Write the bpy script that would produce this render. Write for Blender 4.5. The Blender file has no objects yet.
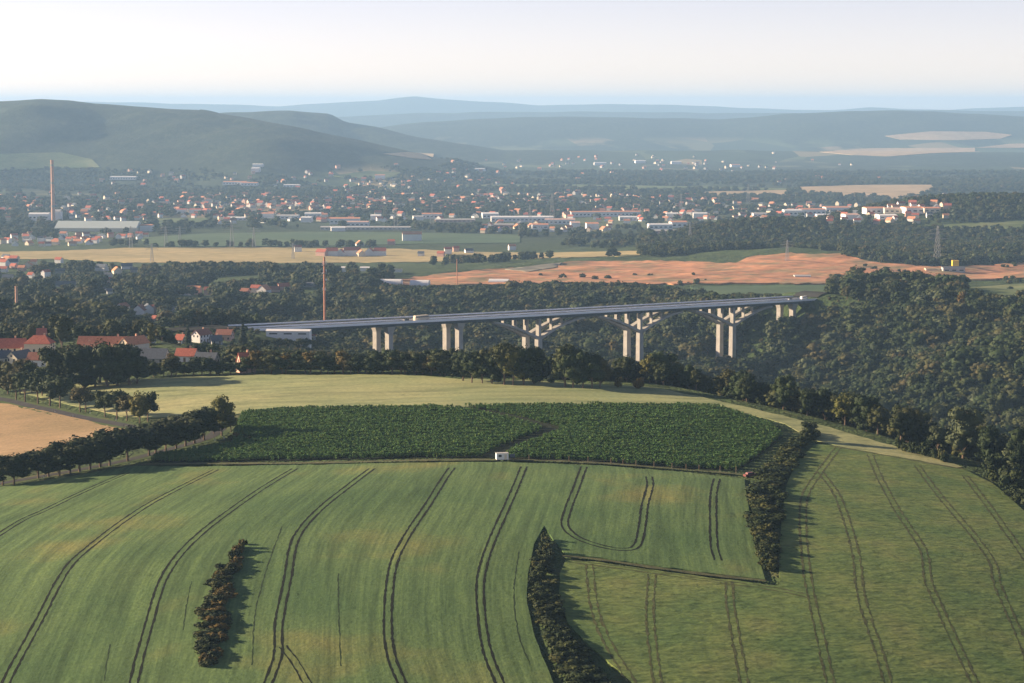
import bpy, math, random
import numpy as np
from mathutils import Vector, Matrix
from mathutils.geometry import delaunay_2d_cdt

random.seed(7)
RNG = np.random.default_rng(11)
R = math.radians
S = bpy.context.scene
COL = S.collection

# ------------------------------------------------------------------ camera, world, sun, exposure
F, CX, CY, HROW, CAMZ = 2100.0, 512.0, 341.5, 106.0, 300.0
PITCH = math.atan((CY - HROW) / F)
SP, CP = math.sin(PITCH), math.cos(PITCH)
cam_d = bpy.data.cameras.new('camera')
cam_d.sensor_width = 36.0
cam_d.lens = F / 1024 * 36.0
cam_d.clip_start = 1.0
cam_d.clip_end = 200000.0
cam = bpy.data.objects.new('camera', cam_d)
cam.location = (0, 0, CAMZ)
cam.rotation_euler = (R(90) - PITCH, 0, 0)
COL.objects.link(cam)
S.camera = cam

SUN_EL, SUN_BACK = 15.5, -14.0          # elevation; degrees the sun sits behind the picture plane, on the left (negative: ahead of it)
w = bpy.data.worlds.new('World')
S.world = w
w.use_nodes = True
nt = w.node_tree
bg = nt.nodes['Background']
sky = nt.nodes.new('ShaderNodeTexSky')
sky.sky_type = 'NISHITA'
sky.sun_disc = False
sky.sun_elevation = R(SUN_EL)
sky.sun_rotation = R(-(90 + SUN_BACK))  # clockwise from +Y seen from above: the sun stands at -X, a little -Y
sky.altitude = 300
sky.air_density = 0.5
sky.dust_density = 0.3
sky.ozone_density = 0.2
wb = nt.nodes.new('ShaderNodeMix'); wb.data_type = 'RGBA'; wb.blend_type = 'MULTIPLY'; wb.inputs[0].default_value = 1.0   # camera white balance
wb.inputs[7].default_value = (1.36, 1.01, 0.95, 1)
nt.links.new(sky.outputs[0], wb.inputs[6])
nt.links.new(wb.outputs[2], bg.inputs[0])
bg.inputs[1].default_value = 0.062
sd = bpy.data.lights.new('sun', 'SUN')
sd.energy = 5.0
sd.angle = R(0.6)
sd.color = (1.0, 0.77, 0.53)
sun = bpy.data.objects.new('sun', sd)
sdir = Vector((-math.cos(R(SUN_EL)) * math.cos(R(SUN_BACK)), -math.cos(R(SUN_EL)) * math.sin(R(SUN_BACK)), math.sin(R(SUN_EL))))
sun.rotation_euler = sdir.to_track_quat('Z', 'Y').to_euler()
sun.location = (-300, 0, 600)
COL.objects.link(sun)
S.view_settings.view_transform = 'Standard'
S.view_settings.look = 'None'
S.view_settings.gamma = 1.0
S.view_settings.exposure = 1.5
S.render.engine = 'CYCLES'
S.cycles.max_bounces = 4
S.cycles.diffuse_bounces = 2
S.cycles.glossy_bounces = 1
S.cycles.transmission_bounces = 1
S.cycles.volume_bounces = 1
S.cycles.use_denoising = True
S.cycles.sample_clamp_indirect = 4.0
HAZE = 4.9e-5

# ------------------------------------------------------------------ projection helpers
def project(x, y, z):
    dz = z - CAMZ
    dep = y * CP - dz * SP
    return CX + F * x / dep, CY - F * (y * SP + dz * CP) / dep
def zat(row, y):
    k = (CY - row) / F
    return CAMZ + y * (k * CP - SP) / (CP + k * SP)
def xat(px, y, z):
    return (px - CX) / F * (y * CP - (z - CAMZ) * SP)
def sstep(a, b, v):
    t = np.clip((v - a) / (b - a), 0, 1)
    return t * t * (3 - 2 * t)

# ------------------------------------------------------------------ bridge axis (needed by the terrain)
BY0, BY1 = 1500.0, 1750.0
_p0 = np.array([xat(389, BY0, 146), BY0]); _p1 = np.array([xat(733, BY1, 140), BY1])
BDIR = (_p1 - _p0) / np.linalg.norm(_p1 - _p0)
BNRM = np.array([-BDIR[1], BDIR[0]])          # away from the camera
def bt(px):                                    # distance along the axis of a picture column
    u = (px - CX) / F * 1.001
    t = 0.0
    for _ in range(20):
        p = _p0 + BDIR * t
        dep = p[1] * CP + 155 * SP
        e = (px - CX) / F * dep - p[0]
        t += e / (BDIR[0] - (px - CX) / F * BDIR[1] * CP)
    return t
_rows = [(248, 328.5), (350, 323.5), (390, 321.5), (459, 318), (560, 313), (640, 308), (680, 305.8), (733, 303), (808, 298.7)]
_t = np.array([bt(a) for a, _ in _rows])
_z = []
for t, (a, r) in zip(_t, _rows):
    p = _p0 + BDIR * t - BNRM * 6.7
    _z.append(zat(r, p[1]) - 0.9)
BZ = np.polyfit(_t, _z, 2)
def deck_z(t): return np.polyval(BZ, t)
T_L, T_R = bt(246), bt(812)
def bpos(t, off=0.0):
    p = _p0 + BDIR * t + BNRM * off
    return p[0], p[1]

# ------------------------------------------------------------------ terrain
_E = np.array([(-1500, 1150), (-300, 1100), (0, 1090), (150, 1070), (250, 1010), (400, 945), (470, 925), (560, 912), (650, 893), (720, 865),
               (800, 820), (880, 765), (960, 705), (1030, 640), (1100, 590), (1300, 500), (2500, 430)], float)
def yE(px): return np.interp(px, _E[:, 0], _E[:, 1])
_C = [(-400, 1350, 152), (0, 1330, 150), (100, 1330, 150), (300, 1230, 140), (450, 1250, 105), (-400, 1750, 122), (0, 1750, 118), (0, 2000, 108), (150, 1900, 112),
      (0, 2400, 95), (0, 3000, 72), (0, 3400, 60), (-400, 2400, 95), (-400, 3400, 60), (200, 2400, 95), (250, 3400, 59), (300, 1900, 106),
      (389, 1515, 100), (459, 1575, 93), (538, 1625, 87), (640, 1690, 83), (733, 1765, 88), (790, 1815, 118), (450, 1900, 95), (600, 1950, 89),
      (450, 2300, 93), (600, 2300, 93), (600, 2500, 92), (600, 3100, 78), (450, 3200, 66), (780, 2300, 98), (780, 2900, 95), (1000, 2800, 88), (1000, 2200, 100),
      (1300, 2300, 110), (1300, 3000, 80), (700, 1250, 86), (560, 1250, 92), (850, 1150, 84), (1000, 1050, 84), (1200, 900, 88), (1400, 800, 90), (850, 1400, 90),
      (900, 1400, 104), (1000, 1400, 128), (1200, 1350, 132), (1500, 1300, 135), (960, 1560, 112), (850, 1800, 134), (920, 1800, 139), (1000, 1800, 136), (1200, 1800, 138), (1500, 1900, 140),
      (600, 3500, 62), (1000, 3500, 72), (1400, 3500, 75), (-400, 4200, 48), (300, 4200, 47), (800, 4200, 48), (1400, 4200, 50)]
_pts = [(xat(a, y, z), y, z) for a, y, z in _C]
for t in (T_L + 2, T_L - 40, T_L - 90, T_L - 160):
    for off in (-22, 7, 36):
        x, y = bpos(t, off); _pts.append((x, y, deck_z(t) - 1.2))
for t in (T_R - 4, T_R + 40, T_R + 110):
    for off in (-12, 7, 30):
        x, y = bpos(t, off); _pts.append((x, y, deck_z(T_R) - 1.0))
_pts = np.array(_pts)
_K = _pts[:, :2] / 1000
def _phi(d2): return 0.5 * d2 * np.log(d2 + 1e-12)
_n = len(_K)
_A = np.zeros((_n + 3, _n + 3))
_A[:_n, :_n] = _phi(((_K[:, None] - _K[None]) ** 2).sum(-1)) + np.eye(_n) * 2e-5
_A[:_n, _n] = 1; _A[:_n, n1 := _n + 1] = _K[:, 0]; _A[:_n, _n + 2] = _K[:, 1]
_A[_n:, :_n] = _A[:_n, _n:].T
_W = np.linalg.solve(_A, np.concatenate([_pts[:, 2], [0, 0, 0]]))
def lower(x, y):
    q = np.stack([x.ravel(), y.ravel()], 1) / 1000
    out = np.empty(len(q))
    for i in range(0, len(q), 20000):
        b = q[i:i + 20000]
        d2 = ((b[:, None] - _K[None]) ** 2).sum(-1)
        out[i:i + 20000] = _phi(d2) @ _W[:_n] + _W[_n] + b @ _W[_n + 1:]
    return out.reshape(x.shape)
_pl = np.array([(0, 60), (3400, 58), (4000, 50), (4800, 40), (6000, 31), (8000, 20), (11000, 15), (80000, 15)], float)
RIDGES = [  # distance, front width, back width, crest rows by picture column
    (8600, 1700, 1500, [(-900, 112), (-300, 105), (0, 101), (40, 99), (70, 100), (95, 104), (140, 107), (200, 110), (240, 116), (280, 124), (340, 136), (400, 149), (450, 160), (500, 175), (2500, 178)]),
    (11500, 1500, 1500, [(-900, 120), (160, 118), (230, 112), (290, 111), (330, 114), (345, 122), (375, 127), (420, 137), (500, 150), (2500, 160)]),
    (16000, 3200, 2500, [(-900, 125), (340, 131), (400, 124), (480, 119), (560, 116), (640, 118), (720, 119.5), (780, 114), (850, 111), (930, 111), (960, 113), (1024, 116), (1400, 112), (2500, 120)]),
    (22000, 2500, 2500, [(-900, 118), (300, 118), (420, 113), (500, 112), (600, 111.5), (700, 113), (800, 113), (900, 110), (1024, 111), (2500, 112)]),
    (31000, 5000, 5000, [(-900, 104), (0, 104), (60, 101), (110, 102), (200, 104), (280, 106), (330, 103), (380, 100), (415, 96.5), (450, 99.5), (540, 105), (640, 104), (720, 106.5), (780, 109.5), (830, 110), (870, 107.5), (950, 110), (1000, 107), (1100, 106), (2500, 105)]),
]
def vnoise(x, y, s, seed):
    a = np.sin(x / s * 1.3 + seed) * np.cos(y / s * 1.1 + seed * 2.1) + 0.5 * np.sin(x / s * 2.9 + y / s * 2.3 + seed * 3.3) + 0.35 * np.cos(x / s * 5.1 - y / s * 4.3 + seed)
    return a / 1.85
def plateau(x, y):
    return (186.5 - 0.00030 * x * x * np.where(x < 0, 1.0, 1.1) * np.clip(1.6 - y / 1000, .45, 1) + vnoise(x, y, 90, 1.0) * 0.7
            - 0.00050 * np.clip(650 - y, 0, 300) ** 2)
# the wood's edge follows the far edge of the pale field as the photo shows it
_ed = [(146, 379), (250, 374), (400, 374), (460, 378), (560, 384), (650, 387), (700, 396), (750, 407), (830, 427), (900, 447), (962, 466), (1000, 474), (1040, 495), (1100, 520)]
_ye = []
for a, b in _ed:
    yy = np.arange(400, 1400, 1.0); zz = zat(b, yy); g_ = zz - plateau(xat(a, yy, zz), yy)
    i_ = int(np.argmax(g_ <= 0)); _ye.append((a, (yy[i_] if g_[i_] <= 0 else 1000.0) + 9))
print('EDGE', _ye)
_E = np.array([(-1500, 1150), (-300, 1100), (0, 1090)] + [(a, max(y, 1075) if a < 200 else y) for a, y in _ye] + [(1300, 480), (2500, 430)], float)
def terrain_fn(x, y):
    px = CX + F * x / (y * CP + 150 * SP)
    P = plateau(x, y)
    e = yE(px)
    Wd = np.interp(px, [0, 250, 450, 1300], [230, 200, 170, 190])
    s = sstep(e, e + Wd, y)
    near = (y < 4600)
    L = np.zeros_like(x)
    L[near] = lower(x[near], y[near])
    L += vnoise(x, y, 130, 4.0) * 3.0 * sstep(1000, 1300, y)
    L += 8.5 * vnoise(x, y, 190, 2.2) * sstep(1700, 1950, y) * (1 - sstep(2800, 3200, y)) * (1 - sstep(330, 430, px))
    hx = lambda c, yy: (c - CX) / F * yy
    L += 34 * np.exp(-((x - hx(770, 3550)) / 190) ** 2 - ((y - 3560) / 190) ** 2)
    L += 66 * np.exp(-((x - hx(1050, 3850)) / 330) ** 2 - ((y - 3850) / 260) ** 2)
    L += 30 * np.exp(-((x - hx(900, 3950)) / 200) ** 2 - ((y - 3950) / 220) ** 2)
    L += 9 * np.exp(-((x - hx(800, 2850)) / 110) ** 2 - ((y - 2900) / 90) ** 2)
    ew = sstep(2350, 2500, y) * (1 - sstep(3050, 3200, y)) * sstep(380, 460, px)
    L += ew * (2.6 * vnoise(x, y, 42, 6.6) + 4.5 * np.clip(vnoise(x, y, 110, 1.9), -.3, 1))
    z = P * (1 - s) + L * s
    plain = np.interp(y, _pl[:, 0], _pl[:, 1]) + vnoise(x, y, 700, 2.0) * 2.0
    k = sstep(3500, 4300, y)
    keep = (34 * np.exp(-((x - hx(770, 3550)) / 190) ** 2 - ((y - 3560) / 190) ** 2) + 66 * np.exp(-((x - hx(1050, 3850)) / 330) ** 2 - ((y - 3850) / 260) ** 2)
            + 30 * np.exp(-((x - hx(900, 3950)) / 200) ** 2 - ((y - 3950) / 220) ** 2))
    z = z * (1 - k) + (plain + keep) * k
    pxf = CX + F * x / y / CP
    for d, wf, wb, cr in RIDGES:
        cr = np.array(cr, float)
        r = np.interp(pxf, cr[:, 0], cr[:, 1])
        r = r + vnoise(x, x * 0 + d, d * 0.02, d) * 0.9
        top = zat(r, d) - 15
        dd = d + vnoise(x, x * 0, d * 0.05, d * 0.7) * wf * 0.12
        g = np.where(y < dd, 1 - sstep(0, wf, dd - y), 1 - sstep(0, wb, y - dd))
        g = g * (1 + 0.10 * vnoise(x, y, wf * 0.16, d + 3.0) * (g < 0.93) * sstep(0.05, .4, g))
        z = np.maximum(z, 15 + top * g - 15 * (1 - g) * 0.2)
    return z
UU = np.concatenate([np.linspace(-1.6, -0.34, 22)[:-1], np.linspace(-0.34, 0.34, 273), np.linspace(0.34, 1.6, 22)[1:]])
LY = np.arange(math.log(150), math.log(44000), 0.0050)
_YY = np.exp(LY)
GX = UU[None, :] * _YY[:, None]
GY = np.repeat(_YY[:, None], len(UU), 1)
GZ = terrain_fn(GX, GY)
def T(x, y):
    x = np.asarray(x, float); y = np.asarray(y, float)
    ui = np.clip(np.interp(x / y, UU, np.arange(len(UU))), 0, len(UU) - 1.001)
    vi = np.clip((np.log(y) - LY[0]) / 0.0050, 0, len(LY) - 1.001)
    i = ui.astype(int); j = vi.astype(int); a = ui - i; b = vi - j
    return (GZ[j, i] * (1 - a) * (1 - b) + GZ[j, i + 1] * a * (1 - b) + GZ[j + 1, i] * (1 - a) * b + GZ[j + 1, i + 1] * a * b)
_MY = np.exp(np.arange(math.log(200), math.log(43000), 0.004))
def hit(px, row, ymin=200.0):
    """the ground point seen at a picture position"""
    y = _MY[_MY >= ymin]
    z = zat(row, y); x = xat(px, y, z)
    g = z - T(x, y)
    i = np.argmax(g <= 0)
    if g[i] > 0 or i == 0:
        i = max(1, int(np.argmin(np.abs(g))))
        return np.array([x[i], y[i], float(T(x[i], y[i]))])
    f = g[i - 1] / (g[i - 1] - g[i])
    yy = y[i - 1] + (y[i] - y[i - 1]) * f
    xx = xat(px, yy, zat(row, yy))
    return np.array([xx, yy, float(T(xx, yy))])
def hits(poly): return np.array([hit(a, b) for a, b in poly])

# ------------------------------------------------------------------ materials
def lin(r, g, b): return (r, g, b, 1.0)
def new_mat(name, rough=0.9):
    m = bpy.data.materials.new(name); m.use_nodes = True
    b = m.node_tree.nodes['Principled BSDF']
    b.inputs['Roughness'].default_value = rough
    b.inputs['Specular IOR Level'].default_value = 0.15
    return m, m.node_tree, b
def N(t, typ, **kw):
    n = t.nodes.new(typ)
    for k, v in kw.items(): setattr(n, k, v)
    return n
def pos_map(t, scale, rot=0.0, space='world'):
    mp = N(t, 'ShaderNodeMapping')
    if space == 'world':
        g = N(t, 'ShaderNodeNewGeometry'); t.links.new(g.outputs['Position'], mp.inputs[0])
    else:
        g = N(t, 'ShaderNodeTexCoord'); t.links.new(g.outputs['Object'], mp.inputs[0])
    mp.inputs['Rotation'].default_value = (0, 0, rot)
    mp.inputs['Scale'].default_value = scale
    return mp.outputs[0]
def noise(t, vec, scale=1.0, detail=3.0, rough=0.55):
    n = N(t, 'ShaderNodeTexNoise'); n.inputs['Scale'].default_value = scale
    n.inputs['Detail'].default_value = detail; n.inputs['Roughness'].default_value = rough
    t.links.new(vec, n.inputs['Vector'])
    return n.outputs[0]
def ramp(t, fac, stops):
    r = N(t, 'ShaderNodeValToRGB')
    while len(r.color_ramp.elements) < len(stops): r.color_ramp.elements.new(0.5)
    for e, (p, c) in zip(r.color_ramp.elements, stops):
        e.position = p; e.color = c if len(c) == 4 else (*c, 1)
    t.links.new(fac, r.inputs[0])
    return r.outputs[0]
def mix(t, fac, a, b, mode='MIX'):
    m = N(t, 'ShaderNodeMix', data_type='RGBA', blend_type=mode)
    for sck, v in ((m.inputs[0], fac), (m.inputs[6], a), (m.inputs[7], b)):
        if isinstance(v, (int, float)): sck.default_value = v
        elif isinstance(v, tuple): sck.default_value = v if len(v) == 4 else (*v, 1)
        else: t.links.new(v, sck)
    return m.outputs[2]
def bump(t, b, h, strength, dist):
    n = N(t, 'ShaderNodeBump'); n.inputs['Strength'].default_value = strength; n.inputs['Distance'].default_value = dist
    t.links.new(h, n.inputs['Height']); t.links.new(n.outputs[0], b.inputs['Normal'])
MATS = {}
def plain(name, col, var=0.12, rough=0.85, scale=0.6, space='obj'):
    if name in MATS: return MATS[name]
    m, t, b = new_mat(name, rough)
    v = pos_map(t, (1, 1, 1), 0, space)
    n = noise(t, v, scale, 4)
    lo = tuple(c * (1 - var) for c in col); hi = tuple(min(1, c * (1 + var)) for c in col)
    t.links.new(ramp(t, n, [(0.3, lo), (0.7, hi)]), b.inputs['Base Color'])
    MATS[name] = m
    return m
def crop(name, a, b2, c, big, streak, rot, streak_amt=0.5, fine=1.3, bstr=0.5, bdist=0.5, fine_bump=True, flecks=0.8, rows=False):
    m, t, b = new_mat(name, 0.95)
    p = pos_map(t, (1, 1, 1))
    n1 = noise(t, p, 1 / big, 3)
    base = ramp(t, n1, [(0.35, a), (0.55, b2), (0.72, c)])
    ps = pos_map(t, streak, rot)
    n2 = noise(t, ps, 1.0, 4, 0.6)
    sm = ramp(t, n2, [(0.28, (0.5, 0.55, 0.5)), (0.5, (1, 1, 1)), (0.75, (1.35, 1.28, 1.2))])
    base = mix(t, streak_amt, base, sm, 'MULTIPLY')
    n3 = noise(t, p, fine, 3, 0.6)
    fm = ramp(t, n3, [(0.3, (0.72, 0.75, 0.7)), (0.7, (1.25, 1.22, 1.2))])
    base = mix(t, 0.7, base, fm, 'MULTIPLY')
    n4 = noise(t, pos_map(t, (0.35, 0.08, 1), rot), 1.0, 5, 0.7)
    dk = ramp(t, n4, [(0.64, (1, 1, 1)), (0.72, (0.40, 0.45, 0.40))])
    base = mix(t, flecks, base, dk, 'MULTIPLY')
    if rows:
        at = N(t, 'ShaderNodeAttribute'); at.attribute_name = 'across'
        sp = N(t, 'ShaderNodeSeparateXYZ'); g_ = N(t, 'ShaderNodeNewGeometry'); t.links.new(g_.outputs['Position'], sp.inputs[0])
        for k_, yk, lo_, hi_ in ((9.0, 0.012, 0.72, 1.25), (34.0, 0.03, 0.80, 1.18)):
            m1 = N(t, 'ShaderNodeMath', operation='MULTIPLY'); m1.inputs[1].default_value = k_; t.links.new(at.outputs['Fac'], m1.inputs[0])
            m2 = N(t, 'ShaderNodeMath', operation='MULTIPLY'); m2.inputs[1].default_value = yk; t.links.new(sp.outputs[1], m2.inputs[0])
            cb = N(t, 'ShaderNodeCombineXYZ'); t.links.new(m1.outputs[0], cb.inputs[0]); t.links.new(m2.outputs[0], cb.inputs[1])
            nr_ = noise(t, cb.outputs[0], 1.0, 3, 0.6)
            base = mix(t, 1.0, base, ramp(t, nr_, [(0.32, (lo_, lo_ * 1.03, lo_)), (0.5, (1, 1, 1)), (0.70, (hi_ * 1.05, hi_, hi_ * .95))]), 'MULTIPLY')
    t.links.new(base, b.inputs['Base Color'])
    add = N(t, 'ShaderNodeMath', operation='ADD'); t.links.new(n2, add.inputs[0]); t.links.new(n3, add.inputs[1])
    bump(t, b, add.outputs[0] if fine_bump else n2, bstr, bdist)
    return m
M_wheat = crop('green_wheat', (0.068, 0.126, 0.044), (0.096, 0.155, 0.054), (0.175, 0.180, 0.060), 45, (0.42, 0.03, 1), R(10), 0.15, 0.9, 0.35, 0.35, rows=True)
M_barley = crop('lodged_barley', (0.088, 0.142, 0.043), (0.124, 0.168, 0.050), (0.156, 0.180, 0.060), 18, (0.24, 0.62, 1), R(12), 0.95, 0.8, 0.8, 0.6, False)
M_pale = crop('pale_ripening_grain', (0.205, 0.255, 0.120), (0.265, 0.285, 0.135), (0.310, 0.305, 0.150), 70, (0.010, 0.13, 1), R(3), 0.85, 0.6, 0.2, 0.3)
M_stub = crop('dry_stubble', (0.25, 0.185, 0.10), (0.32, 0.225, 0.125), (0.38, 0.27, 0.16), 50, (0.02, 0.4, 1), R(-20), 0.35, 0.8, 0.3, 0.2)
M_grass = crop('rough_grass', (0.045, 0.075, 0.024), (0.062, 0.092, 0.030), (0.105, 0.105, 0.045), 18, (0.2, 0.2, 1), 0, 0.4, 0.7, 0.5, 0.4)
M_yel = crop('far_ripe_grain', (0.33, 0.27, 0.12), (0.39, 0.31, 0.14), (0.43, 0.34, 0.16), 160, (0.004, 0.05, 1), R(2), 0.4, 0.05, 0.0, 0.1)
M_farg = crop('far_green_crop', (0.060, 0.105, 0.050), (0.075, 0.12, 0.055), (0.10, 0.14, 0.06), 200, (0.004, 0.04, 1), R(2), 0.4, 0.05, 0.0, 0.1)
M_fpal = crop('far_pale_stubble', (0.36, 0.27, 0.16), (0.42, 0.31, 0.18), (0.46, 0.36, 0.22), 400, (0.002, 0.02, 1), R(2), 0.4, 0.02, 0.0, 0.1)
M_earth = crop('bare_orange_earth', (0.24, 0.185, 0.10), (0.47, 0.225, 0.12), (0.52, 0.275, 0.15), 48, (0.015, 0.08, 1), R(6), 0.8, 0.08, 0.4, 1.5, flecks=0.15)
M_meadow = crop('mid_green_meadow', (0.085, 0.125, 0.045), (0.12, 0.15, 0.06), (0.19, 0.19, 0.085), 120, (0.006, 0.05, 1), R(8), 0.6, 0.1, 0.1, 0.3)

def ground_material():
    m, t, b = new_mat('ground_vegetation', 1.0)
    p = pos_map(t, (1, 1, 1))
    nearc = ramp(t, noise(t, p, 0.12, 5, 0.65), [(0.3, (0.034, 0.058, 0.02)), (0.55, (0.055, 0.085, 0.027)), (0.75, (0.095, 0.095, 0.04))])
    v = N(t, 'ShaderNodeTexVoronoi'); v.inputs['Scale'].default_value = 1.0
    t.links.new(pos_map(t, (0.0030, 0.0011, 0), R(9)), v.inputs['Vector'])
    sep = N(t, 'ShaderNodeSeparateColor'); t.links.new(v.outputs['Color'], sep.inputs[0])
    patch = ramp(t, sep.outputs[0], [(0.0, (0.035, 0.055, 0.028)), (0.52, (0.045, 0.068, 0.03)), (0.60, (0.075, 0.105, 0.045)), (0.84, (0.12, 0.135, 0.06)), (0.92, (0.26, 0.21, 0.11))])
    wood = ramp(t, noise(t, pos_map(t, (1, 0.45, 1)), 0.03, 6, 0.7), [(0.3, (0.014, 0.026, 0.012)), (0.52, (0.028, 0.042, 0.02)), (0.7, (0.055, 0.07, 0.034))])
    nb = noise(t, pos_map(t, (1, 0.4, 1)), 0.0011, 4, 0.6)
    wm = ramp(t, nb, [(0.47, (0, 0, 0)), (0.53, (1, 1, 1))])
    far = mix(t, wm, patch, wood)
    sx = N(t, 'ShaderNodeSeparateXYZ'); g = N(t, 'ShaderNodeNewGeometry'); t.links.new(g.outputs['Position'], sx.inputs[0])
    hi = N(t, 'ShaderNodeMapRange'); hi.inputs[1].default_value = 62; hi.inputs[2].default_value = 95
    t.links.new(sx.outputs[2], hi.inputs[0])
    fy = N(t, 'ShaderNodeMapRange'); fy.inputs[1].default_value = 6200; fy.inputs[2].default_value = 6600
    t.links.new(sx.outputs[1], fy.inputs[0])
    both = N(t, 'ShaderNodeMath', operation='MULTIPLY'); t.links.new(hi.outputs[0], both.inputs[0]); t.links.new(fy.outputs[0], both.inputs[1])
    far = mix(t, both.outputs[0], far, wood)
    fn = N(t, 'ShaderNodeMapRange'); fn.inputs[1].default_value = 3300; fn.inputs[2].default_value = 4300
    t.links.new(sx.outputs[1], fn.inputs[0])
    t.links.new(mix(t, fn.outputs[0], nearc, far), b.inputs['Base Color'])
    bh = noise(t, p, 0.025, 6, 0.75)
    bump(t, b, bh, 0.6, 18.0)
    return m
M_ground = ground_material()

def foliage(name, stops, tint_noise=True):
    m, t, b = new_mat(name, 0.75)
    o = N(t, 'ShaderNodeObjectInfo')
    base = ramp(t, o.outputs['Random'], stops)
    n = noise(t, pos_map(t, (1, 1, 1), 0, 'obj'), 0.55, 3, 0.6)
    base = mix(t, 0.8, base, ramp(t, n, [(0.3, (0.28, 0.32, 0.27)), (0.7, (0.86, 0.78, 0.64))]), 'MULTIPLY')
    t.links.new(base, b.inputs['Base Color'])
    return m
M_leaf = foliage('broadleaf_foliage', [(0, (0.030, 0.055, 0.018)), (0.35, (0.042, 0.068, 0.022)), (0.6, (0.062, 0.078, 0.026)), (0.85, (0.082, 0.085, 0.031)), (1, (0.098, 0.086, 0.036))])
M_leafdark = foliage('dark_foliage', [(0, (0.020, 0.040, 0.014)), (0.6, (0.032, 0.054, 0.018)), (1, (0.046, 0.062, 0.022))])
M_leafyel = foliage('yellow_green_foliage', [(0, (0.11, 0.125, 0.028)), (1, (0.135, 0.135, 0.034))])
M_leaforange = foliage('rusty_foliage', [(0, (0.155, 0.098, 0.022)), (0.5, (0.125, 0.105, 0.028)), (1, (0.160, 0.115, 0.03))])
M_leafpale = foliage('silvery_foliage', [(0, (0.075, 0.10, 0.055)), (1, (0.09, 0.115, 0.06))])
M_leafconif = foliage('conifer_foliage', [(0, (0.014, 0.030, 0.016)), (1, (0.022, 0.040, 0.02))])
M_bush = foliage('hedge_foliage', [(0, (0.034, 0.056, 0.018)), (0.5, (0.055, 0.078, 0.024)), (1, (0.088, 0.096, 0.030))])
M_bark = plain('bark', (0.16, 0.115, 0.08), 0.3, 0.95, 2.0)
M_shadesoil = plain('shade_painted_tramline_soil', (0.008, 0.011, 0.005), 0.4, 1.0, 1.2, 'world')  # near-black colour paints the shade inside the crop gaps onto the soil
M_trackB = plain('flattened_straw', (0.070, 0.078, 0.029), 0.45, 1.0, 0.5, 'world')
M_asph = plain('asphalt', (0.075, 0.075, 0.078), 0.15, 0.9, 0.3, 'world')
M_deckasph = plain('bridge_asphalt', (0.055, 0.055, 0.05), 0.10, 0.9, 0.05, 'world')
M_conc = plain('concrete', (0.35, 0.335, 0.305), 0.14, 0.9, 0.25)
M_parapet = plain('pale_parapet_metal', (0.86, 0.88, 0.90), 0.04, 0.6, 0.1)
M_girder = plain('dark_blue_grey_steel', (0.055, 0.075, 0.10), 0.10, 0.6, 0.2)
M_white = plain('white_paint', (0.74, 0.73, 0.70), 0.05, 0.7)
M_parapet.node_tree.nodes['Principled BSDF'].inputs['Specular IOR Level'].default_value = 0.7; M_parapet.node_tree.nodes['Principled BSDF'].inputs['Roughness'].default_value = 0.35
for _m in (M_deckasph, M_asph): _m.node_tree.nodes['Principled BSDF'].inputs['Specular IOR Level'].default_value = 0.0
M_line = plain('road_marking_white', (0.72, 0.72, 0.70), 0.05, 0.8)
M_cream = plain('cream_render', (0.66, 0.58, 0.44), 0.07, 0.9)
M_greyw = plain('grey_render', (0.42, 0.41, 0.39), 0.10, 0.9)
M_pinkw = plain('pinkish_render', (0.55, 0.36, 0.29), 0.08, 0.9)
M_red = plain('red_roof_tiles', (0.42, 0.135, 0.090), 0.22, 0.85, 1.2)
M_orange = plain('orange_roof_tiles', (0.55, 0.25, 0.14), 0.18, 0.85, 1.2)
M_brown = plain('brown_roof_tiles', (0.26, 0.115, 0.080), 0.22, 0.85, 1.2)
M_slate = plain('blue_grey_slate', (0.10, 0.115, 0.135), 0.18, 0.8, 1.2)
M_greenroof = plain('pale_green_sheet_roof', (0.50, 0.55, 0.50), 0.06, 0.7)
M_brick = plain('orange_brick', (0.58, 0.35, 0.25), 0.2, 0.95, 0.5)
M_glass = plain('dark_window_glass', (0.03, 0.035, 0.045), 0.1, 0.2)
M_lattice = plain('galvanised_steel', (0.24, 0.25, 0.26), 0.1, 0.6)
M_rust = plain('red_brown_paint', (0.48, 0.22, 0.14), 0.12, 0.7)
M_yellow = plain('yellow_paint', (0.70, 0.48, 0.05), 0.05, 0.6)
M_rubber = plain('black_rubber', (0.02, 0.02, 0.02), 0.1, 0.8)
M_redpaint = plain('red_car_paint', (0.15, 0.045, 0.04), 0.05, 0.4)
M_wood = plain('weathered_wood', (0.20, 0.15, 0.10), 0.2, 0.9, 1.0)

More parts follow.
